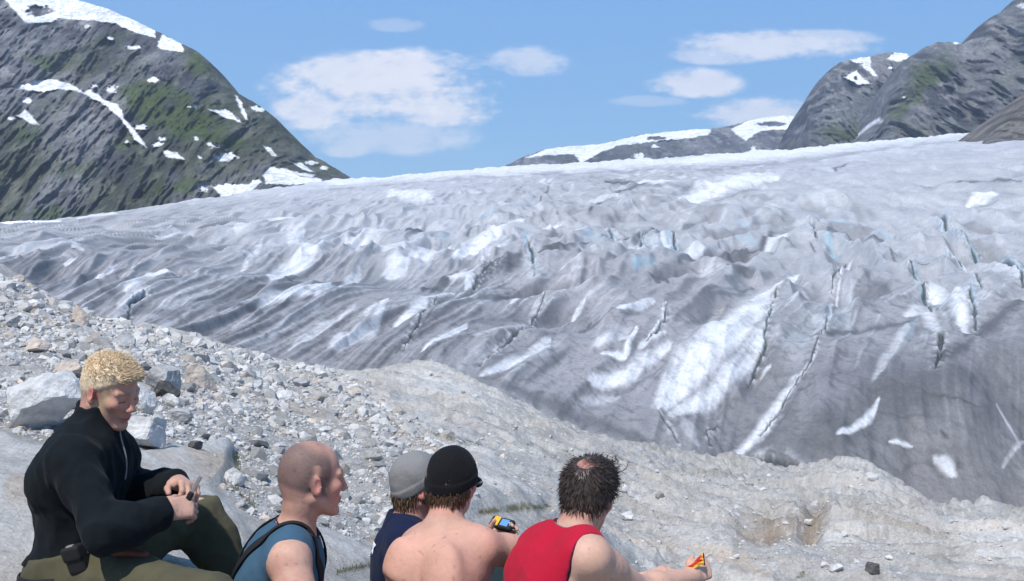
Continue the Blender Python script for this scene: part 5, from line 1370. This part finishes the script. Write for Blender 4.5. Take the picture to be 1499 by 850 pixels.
u = rng.uniform(size=N0)
keep = (insc & (u < .92 + clump) & ((slm < .3) | (u < .05))) | (inr & ~insc & (u < .22 + .6 * np.clip(clump - .1, 0, 1))) | (ing & (u < .8)) | ((slm > .5) & (u < .025) & (ld > 5))
sizes = np.where(inr & ~insc, sizes * .5, sizes)
keep &= ld < ridge_d(px) + .5
px, ld, q, sizes, pt = px[keep], ld[keep], q[keep], sizes[keep], pt[keep]
pxsize = sizes / ld
order = np.argsort(-pxsize)
tone = np.clip(.49 + .05 * rng.normal(size=len(px)), .15, .58)[:, None] * np.array([1.03, 1.0, .955])
warm = rng.uniform(size=len(px)) < .10; tone[warm] *= np.array([1.12, .98, .84])
darkm = rng.uniform(size=len(px)) < .05; tone[darkm] *= .55
def rotm(n):
    a = rng.uniform(0, 2 * np.pi, n); t = rng.normal(0, .38, n); s = rng.normal(0, .38, n)
    ca, sa, ct, st, cs, ss = np.cos(a), np.sin(a), np.cos(t), np.sin(t), np.cos(s), np.sin(s)
    Z = np.zeros(n); O = np.ones(n)
    Rz = np.stack([ca, -sa, Z, sa, ca, Z, Z, Z, O], -1).reshape(n, 3, 3); Rx = np.stack([O, Z, Z, Z, ct, -st, Z, st, ct], -1).reshape(n, 3, 3); Ry = np.stack([cs, Z, ss, Z, O, Z, -ss, Z, cs], -1).reshape(n, 3, 3)
    return Rz @ Rx @ Ry
NI = 240
big, rest = order[:NI], order[NI:]
Vs, Fs, Cs = [], [], []; o_ = 0
TS = T_small + T_tiny
tid = np.where(pxsize[rest] > .0016, rng.integers(0, 12, len(rest)), rng.integers(12, 18, len(rest)))
for k, (TV, TF) in enumerate(TS):
    ii = rest[tid == k]; R = rotm(len(ii))
    W = np.einsum('nij,vj->nvi', R, TV) * sizes[ii][:, None, None] + pt[ii][:, None] + np.array([0, 0, 1.]) * (sizes[ii] * .04)[:, None, None]
    Vs.append(W.reshape(-1, 3)); Fs.append((TF[None] + (np.arange(len(ii)) * len(TV))[:, None, None] + o_).reshape(-1, 3)); o_ += W.shape[0] * W.shape[1]
    Cs.append(np.repeat(tone[ii], len(TV), 0))
tag(add_obj('rubble', make_mesh('rubble', np.concatenate(Vs), np.concatenate(Fs), m_stone, np.concatenate(Cs), smooth=False)), kind='stuff')
# the larger loose stones, each an object of its own
SHADES = [((.46, .445, .42), 'grey'), ((.56, .545, .515), 'pale'), ((.25, .245, .24), 'dark'), ((.48, .42, .36), 'tan')]
st_me = {}
for si, (cshade, nm) in enumerate(SHADES):
    for k, (TV, TF) in enumerate(T_mid[:7]):
        cn = fbm(TV * 1.7 + si * 3, 3)[:, None]
        st_me[si, k] = make_mesh('loose_stone', TV, TF, m_stone, np.array(cshade) * (1 + .25 * cn), smooth=False)
def zone(x, y):
    if x > 700: return 'on the rock apron before the ice', 'stones on the rock apron'
    if y < 530: return 'in the upper scree below the moraine edge', 'stones in the upper scree'
    if x < 330: return 'among the boulders behind the fair haired man', 'stones among the boulders'
    return 'in the scree slope behind the seated men', 'stones in the middle scree'
LB = {0: 'loose grey angular stone lying', 1: 'loose pale whitish stone lying', 2: 'loose dark grey stone lying', 3: 'loose tan coloured stone lying'}
Rb = rotm(len(big))
for n_, i in enumerate(big):
    si = int(rng.choice([0, 0, 0, 0, 1, 1, 1, 1, 2, 3])); k = int(rng.integers(0, 7))
    o = bpy.data.objects.new('loose_stone', st_me[si, k]); COL.objects.link(o)
    s = sizes[i] * 1.15; M = Matrix(Rb[n_].tolist()).to_4x4() @ Matrix.Diagonal((s, s, s, 1)); M.translation = Vector(pt[i] + np.array([0, 0, s * .02])); o.matrix_world = M
    zt, zg = zone(px[i], row_of(q[i], ld[i]))
    tag(o, LB[si] + ' ' + zt, 'stone', SHADES[si][1] + ' ' + zg)
# boulders one can point to: (px, py of the centre, width px, height px, colour, label, template, turn)
WHITE_, GREY_, PINK_, DK = (.58, .57, .55), (.38, .375, .37), (.52, .44, .37), (.10, .10, .095)
BOULDERS = [(64, 592, 112, 104, WHITE_, 'big whitish boulder with a dark undercut, left of the fair haired man', 1, .3), (200, 634, 76, 52, WHITE_, 'white boulder just behind the chin and chest of the fair haired man', 2, 1.2),
 (236, 560, 58, 54, GREY_, 'grey boulder with a dark shaded face right of the fair head', 3, 2.2), (287, 552, 52, 44, PINK_, 'pinkish white boulder with a dark right end beside the grey boulder', 4, .9),
 (244, 574, 50, 34, (.075, .075, .07), 'dark stone added for the shaded lower face of the grey boulder by the fair head', 2, 2.2), (302, 560, 22, 30, DK, 'black stone standing in for the shaded right face of the pinkish boulder', 5, .2), (117, 462, 30, 36, PINK_, 'upright slab stone standing alone on the scree edge below the ice', 6, 2.7), (100, 540, 44, 28, PINK_, 'brownish stone above the big whitish boulder', 7, .4),  # the two near-black stones paint the shaded faces of their boulders
 (52, 506, 40, 26, PINK_, 'tan block on the left scree above the boulders', 8, 1.9), (343, 699, 30, 30, WHITE_, 'rounded white stone at the end of the smooth slab', 9, .6), (205, 585, 44, 50, WHITE_, 'white stone directly under the forelock of the fair haired man', 0, 2.9),
 (262, 608, 40, 24, GREY_, 'flat grey stone below the grey boulder with shaded face', 3, .2), (250, 585, 40, 22, WHITE_, 'flat white stone wedged under the grey boulder', 5, 1.4), (285, 652, 20, 14, DK, 'small dark stone on top of the smooth slab edge', 6, 1.1),
 (410, 582, 40, 20, WHITE_, 'long white block in the scree above the shaven head', 4, .3), (470, 548, 22, 16, WHITE_, 'white stone on the scree rim touching the ice', 1, .8), (516, 752, 18, 15, GREY_, 'small grey stone between shaven head and grey beanie', 2, 1.7),
 (920, 757, 20, 16, WHITE_, 'white pebble on the rock right of the thinning dark hair', 0, .5), (1278, 836, 22, 18, DK, 'black stone standing in for a shadow hole in the gravel at the lower right', 7, 1.0), (1225, 832, 20, 14, WHITE_, 'white angular stone beside the black shadow hole at the lower right', 8, 2.0),  # the black stone paints a shadow hole in the gravel
 (350, 738, 20, 12, GREY_, 'small grey stone between the slab end and the shaven head', 9, .1), (180, 500, 38, 18, GREY_, 'flat grey block on the scree above the fair hair', 2, .9), (15, 470, 36, 22, GREY_, 'grey block at the left edge of the scree', 4, 2.4), (440, 560, 24, 14, GREY_, 'grey slab stone below the ice on the scree rim', 3, .7), (40, 450, 24, 14, PINK_, 'tan stone high on the left scree near its crest', 6, .3), (600, 610, 24, 12, GREY_, 'grey stone at the foot of the smooth bedrock dome', 5, .5)]
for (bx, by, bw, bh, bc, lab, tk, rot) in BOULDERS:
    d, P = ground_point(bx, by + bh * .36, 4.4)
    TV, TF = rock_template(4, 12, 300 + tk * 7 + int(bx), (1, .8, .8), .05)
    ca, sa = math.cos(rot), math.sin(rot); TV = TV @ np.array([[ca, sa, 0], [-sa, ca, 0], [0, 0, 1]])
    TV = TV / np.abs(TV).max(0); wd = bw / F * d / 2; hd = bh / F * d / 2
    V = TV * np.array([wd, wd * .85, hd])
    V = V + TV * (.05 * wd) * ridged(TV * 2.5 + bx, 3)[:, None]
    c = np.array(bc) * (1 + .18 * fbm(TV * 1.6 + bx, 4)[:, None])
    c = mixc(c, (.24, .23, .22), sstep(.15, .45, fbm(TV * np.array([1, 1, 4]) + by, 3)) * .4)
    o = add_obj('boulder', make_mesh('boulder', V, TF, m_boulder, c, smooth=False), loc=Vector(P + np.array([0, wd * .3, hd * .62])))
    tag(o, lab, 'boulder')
# thin grass along damp joints of the rock
gp = []
for pts, wd in MOSS:
    pts = np.asarray(pts, float)
    for _ in range(int(55 * max(1, np.linalg.norm(pts[-1] - pts[0]) / 60))):
        t = rng.uniform(0, len(pts) - 1); i = min(int(t), len(pts) - 2); w_ = pts[i] + (pts[i + 1] - pts[i]) * (t - i)
        gp.append((w_[0] + rng.normal(0, 3), w_[1] + rng.normal(0, wd * .35)))
GP = []
cache = {}
for gx_, gy_ in gp:
    k = (round(gx_ / 6), round(gy_ / 3))
    if k not in cache: cache[k] = ground_point(gx_, gy_, 4.4)
    d, P = cache[k]; GP.append(P + np.array([rng.normal(0, .012), rng.normal(0, .03), -.004]))
GP = np.array(GP); up = np.tile([0, 0, 1.], (len(GP), 1))
Vg, fg = tufts(GP, up, up * .2, .028, .0016, .6)
cg = np.repeat(np.array([[.10, .10, .03]]) * rng.uniform(.6, 1.6, (len(GP), 1)), 7, 0)
tag(add_obj('grass', make_mesh('grass', Vg, fg, surf('dry_grass', ((20., .2, 0),), rough=.8), cg)), kind='stuff')

# ================================================================== air
hm = NT('haze_air'); 
pv = hm.n('ShaderNodeVolumePrincipled', ins={'Color': (.72, .82, 1.0, 1), 'Density': 0.000115, 'Anisotropy': 0.2})
ho = hm.n('ShaderNodeOutputMaterial'); hm.t.links.new(pv.outputs[0], ho.inputs['Volume'])
hv = np.array([(sx_, sy_, sz_) for sx_ in (-4700, 4700) for sy_ in (-4700, 4700) for sz_ in (-36.0, 920)], float)
hf = np.array([(0, 1, 3, 2), (4, 6, 7, 5), (0, 4, 5, 1), (2, 3, 7, 6), (0, 2, 6, 4), (1, 5, 7, 3)])
tag(add_obj('haze', make_mesh('haze', hv, hf, hm.m, smooth=False)), kind='stuff')
